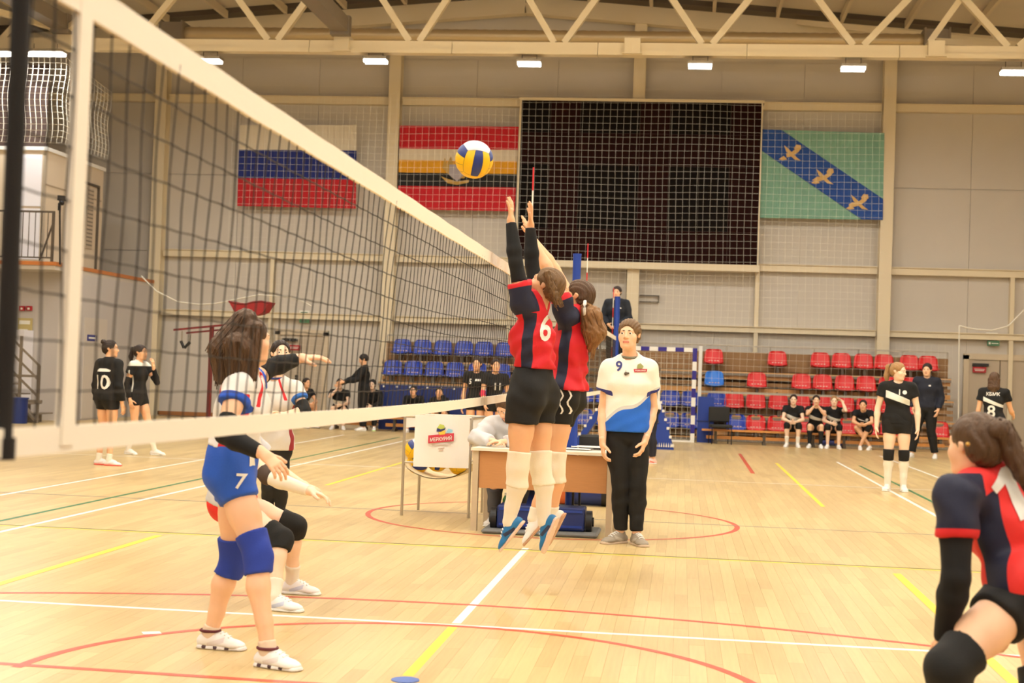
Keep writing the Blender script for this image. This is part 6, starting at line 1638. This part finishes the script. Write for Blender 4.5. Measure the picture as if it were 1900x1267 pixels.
# ---------------- player 1, coach, player 8 at right
o = far_black('player number 1 in black jersey with white sash and long fair ponytail at right', floor_pt(1661, 911), math.radians(-98), 1.68, 1, 'c', ('pony', 'fair'), shoe=(M_shoe_w, M_sole_w), pads=[(M_bpad, 'LR', .84, 1.2, .014)], socks=[(M_wsock, 'LR', 1.15, .006)], attrs=multi(sash=a_diag(.64, .75, .075, .1)), build=1.1,
              face=(-.95, .45, -.1), elR=(.15, .0, .64), elL=(-.15, 0, .64), wrR=(.155, .04, .49), wrL=(-.155, .04, .49))
number(o, '1', .075, -.02, .8); number(o, '', 1, -.085, .8, name='jersey_badge', pts=[(.028 * math.cos(a), .028 * math.sin(a)) for a in np.linspace(0, 6.0, 12)])
o = person('coach in dark navy sweatshirt and black trousers standing at right before the red seats', stand_pose(floor_pt(1716, 850), math.radians(-110), 1.84, True, 1.05, elR=(.14, -.02, .64), wrR=(.12, .07, .52), elL=(-.145, -.03, .64), wrL=(-.13, .05, .51), anR=(.13, .03, .046), anL=(-.1, -.02, .046), knR=(.1, .02, .285)), 2, 'a', ('short', 'dark'),
           dict(m=mat('navy_sweatshirt', (24, 28, 44), .8), sleeve=1.92, hem=-.02, g=.03, name='sweatshirt'), dict(m=M_blacks, len=1.93, g=.026, name='trousers'), None, None, (M_shoe_w, M_sole_w))
number(o, '', 1, -.08, .78, name='chest_badge', pts=[(-.02, -.015), (.02, -.015), (.02, .015), (-.02, .015)])
o = far_black('player number 8 seen from behind near the exit door at right', floor_pt(1840, 888), math.radians(72), 1.64, 1, 'b', ('long', 'brown'), attrs=multi(sash=a_diag(.62, -.8, .07, .045)), elR=(.15, .06, .64), wrR=(.16, .17, .6))
number(o, '8', .19, -.02, .34, True); number(o, 'КБМК', .055, .0, .9, True, name='jersey_lettering')
# ---------------- four seated players at right
sash = multi(sash=a_diag(.6, .6, .06, .1))
bp = [(M_bpad, 'LR', .8, 1.2, .014)]
def seatpose(px, ang=-95, H=1.64, **ov):
    x = on_y(px, 800, YB)[0]; fw = V(math.cos(math.radians(ang)), math.sin(math.radians(ang)), 0)
    hip = V(x, YB, 0); return sit_pose(hip + fw * .25 * H, math.radians(ang), H, .31, **ov)
o = far_black('seated player number 13 on the bench at right, first of four', None, 0, 1.64, 2, 'c', ('lowbun', 'dark'), pose=seatpose(1471), attrs=sash, pads=bp, socks=[(M_wsock, 'LR', 1.6, .006)])
number(o, '13', .13, .0, .45)
o = far_black('seated player with hands clasped at her mouth, second of four at right', None, 0, 1.64, 2, 'a', ('lowbun', 'dark'), pose=seatpose(1513, elL=(-.11, .02, .44), elR=(.11, .02, .44), wrL=(-.02, .03, .55), wrR=(.02, .03, .55), hdL=(.3, .3, 1), hdR=(-.3, .3, 1), curlL=.6, curlR=.6), attrs=sash, socks=[(M_bpad, 'LR', 1.25, .006)])
o = far_black('seated player number 14 with hand on her neck, third of four at right', None, 0, 1.64, 2, 'c', ('lowbun', 'fair'), pose=seatpose(1546, elL=(-.15, .0, .5), wrL=(-.1, -.08, .62), hdL=(.8, -.4, .4)), attrs=sash, pads=bp)
number(o, '14', .13, .0, .45)
o = far_black('seated player with crossed ankles bending over her hands, fourth of four at right', None, 0, 1.64, 2, 'b', ('lowbun', 'dark'), pose=seatpose(1603, -102, neck=(0, -.1, .49), head=(0, -.03, .575), shL=(-.1, -.09, .475), shR=(.1, -.09, .475), elL=(-.12, .0, .36), elR=(.12, .0, .36), anL=(.02, .02, .046), anR=(-.1, -.05, .046)), attrs=multi(sash=a_diag(.7, .6, .02, .02)), pads=[(M_bpad, 'L', .76, 1.2, .014)])
number(o, '', 1, -.08, .74, name='jersey_badge', pts=[(.03 * math.cos(a), .03 * math.sin(a)) for a in np.linspace(0, 6.0, 12)])
# ---------------- group behind the net
def lseat(px, Y, ang=-95, H=1.64, **ov):
    x = on_y(px, 780, Y)[0]; fw = V(math.cos(math.radians(ang)), math.sin(math.radians(ang)), 0)
    return sit_pose(V(x, Y, 0) + fw * .25 * H, math.radians(ang), H, .31, **ov)
lime = (M_shoe_w, mat('sole_lime', (190, 230, 120), .5))
far_black('seated player with hand at her face behind the net, left of the woman in black', None, 0, 1.66, 2, 'c', ('lowbun', 'black'), pose=lseat(629, 32.95, -80, elR=(.12, .02, .44), wrR=(.03, .02, .54), hdR=(-.3, .1, 1)), attrs=multi(sash=a_diag(.5, .2, .12)), pads=None)
person('woman in black long sleeves reaching toward a seated player behind the net', stand_pose(on_y(672, 780, 32.3), math.radians(200), 1.68, elL=(-.13, .1, .67), wrL=(-.1, .27, .63), elR=(.12, .13, .68), wrR=(.07, .3, .6), face=(.1, 1, -.35)), 2, 'b', ('short', 'black'), dict(m=M_blackj, sleeve=1.92, hem=-.12, g=.024, name='black_top'), dict(m=M_blacks, len=1.94, g=.024, name='trousers'), None, None, (M_shoe_w, M_sole_w))
person('seated person in black jacket with lime shoes, hands folded, beside the standing woman', lseat(693, 32.95, -92, 1.66, elR=(.12, .0, .42), wrR=(.02, .03, .5), hdR=(-.3, .2, 1)), 2, 'c', ('short', 'black'), dict(m=M_blackj, sleeve=1.92, hem=-.04, g=.026, name='jacket'), dict(m=M_blacks, len=1.9, g=.022, name='trousers'), None, None, lime)
far_black('seated player before the blue barrier, left of two, leaning forward', None, 0, 1.6, 2, 'b', ('lowbun', 'black'), pose=lseat(771, 32.8, -90, 1.6, neck=(0, -.06, .48), head=(0, .0, .57), shL=(-.1, -.06, .465), shR=(.1, -.06, .465)), long=True)
far_black('seated player before the blue barrier, right of two, hand at her cheek', None, 0, 1.6, 2, 'b', ('lowbun', 'black'), pose=lseat(818, 32.8, -90, 1.6, neck=(0, -.06, .47), head=(0, .0, .56), shL=(-.1, -.06, .455), shR=(.1, -.06, .455), elL=(-.1, .04, .4), wrL=(-.05, .02, .53), hdL=(.2, -.1, 1)), long=True)
o = far_black('standing player number 5 in plain black jersey behind the ball cart', floor_pt(880, 840), math.radians(-95), 1.62, 1, 'b', ('lowbun', 'dark'))
number(o, '5', .09, .09, .72); number(o, '', 1, -.05, .77, name='jersey_lettering', pts=[(-.06, -.015), (.05, -.015), (.06, .02), (-.05, .02)])
o = far_black('smiling player number 11 in black behind the ball cart', floor_pt(914, 842), math.radians(-80), 1.6, 1, 'b', ('lowbun', 'dark'), face=(-.2, 1, .05), sleeves=[(mat('pink_pad', (214, 50, 80), .8), 'R', .8, 1.2, .01)], elR=(.13, .05, .63), wrR=(.1, .1, .5))
number(o, '11', .12, -.04, .6)
x_ = on_y(552, 780, 33.5)[0]
far_black('seated player with dark shoes at the left end of the far bench', None, 0, 1.62, 2, 'b', ('lowbun', 'dark'), pose=lseat(556, 32.95, -40, 1.62), shoe=(M_shoe_w, M_black))
# ---------------- official writing at the table, referee on the stand
fw_ = -ty; rr_ = V(-fw_[1], fw_[0], 0) * -1
c = CH2
J = sit_pose(c + fw_ * .42, math.atan2(fw_[1], fw_[0]), 1.68, .44, True, 1.05, neck=(0, -.06, .55), head=(.02, .0, .63), shL=(-.11, -.06, .535), shR=(.11, -.06, .535), elL=(-.17, .06, .46), elR=(.17, .06, .46), wrL=(.0, .17, .455), wrR=(.06, .15, .455), hdL=(.6, .3, 0), hdR=(-.7, .4, 0), pnL=(0, 0, -1), pnR=(0, 0, -1), face=(.4, .6, -.6))
person('official in grey hoodie leaning on the table and writing', J, 1, 'a', ('short', 'brown'), dict(m=mat('grey_hoodie', (206, 204, 206), .85, bump=.12, bscale=60), sleeve=1.92, hem=-.06, g=.034, folds=2.0, name='hoodie'), dict(m=mat('grey_trousers', (90, 88, 90), .8), len=1.9, g=.024, name='trousers'), None, None, (M_shoe_w, M_sole_w))
q_ = V(REFX, ry + .1, 0)
J = stand_pose(q_, math.radians(-100), 1.75, True, 1.12, elR=(.15, .02, .64), wrR=(.06, .12, .56), elL=(-.15, .02, .64), wrL=(-.06, .12, .56))
for k in list(J):
    if k in ('pelvis', 'neck', 'head') or k[:2] in ('sh', 'el', 'wr', 'hp', 'kn', 'an'): J[k] = J[k] + V(0, 0, plat2)
o = person('referee in dark jacket standing on the stand behind the far post', J, 1, 'a', ('short', 'dark'), dict(m=mat('navy_jacket', (20, 26, 38), .8), sleeve=1.92, hem=-.04, g=.03, name='jacket'), dict(m=M_blacks, len=1.93, g=.024, name='trousers'), None, None, (M_shoe_w, M_sole_w))
number(o, '', 1, -.09, .75, name='chest_badge', pts=[(-.03, -.01), (.03, -.02), (.03, .0), (-.03, .012)])
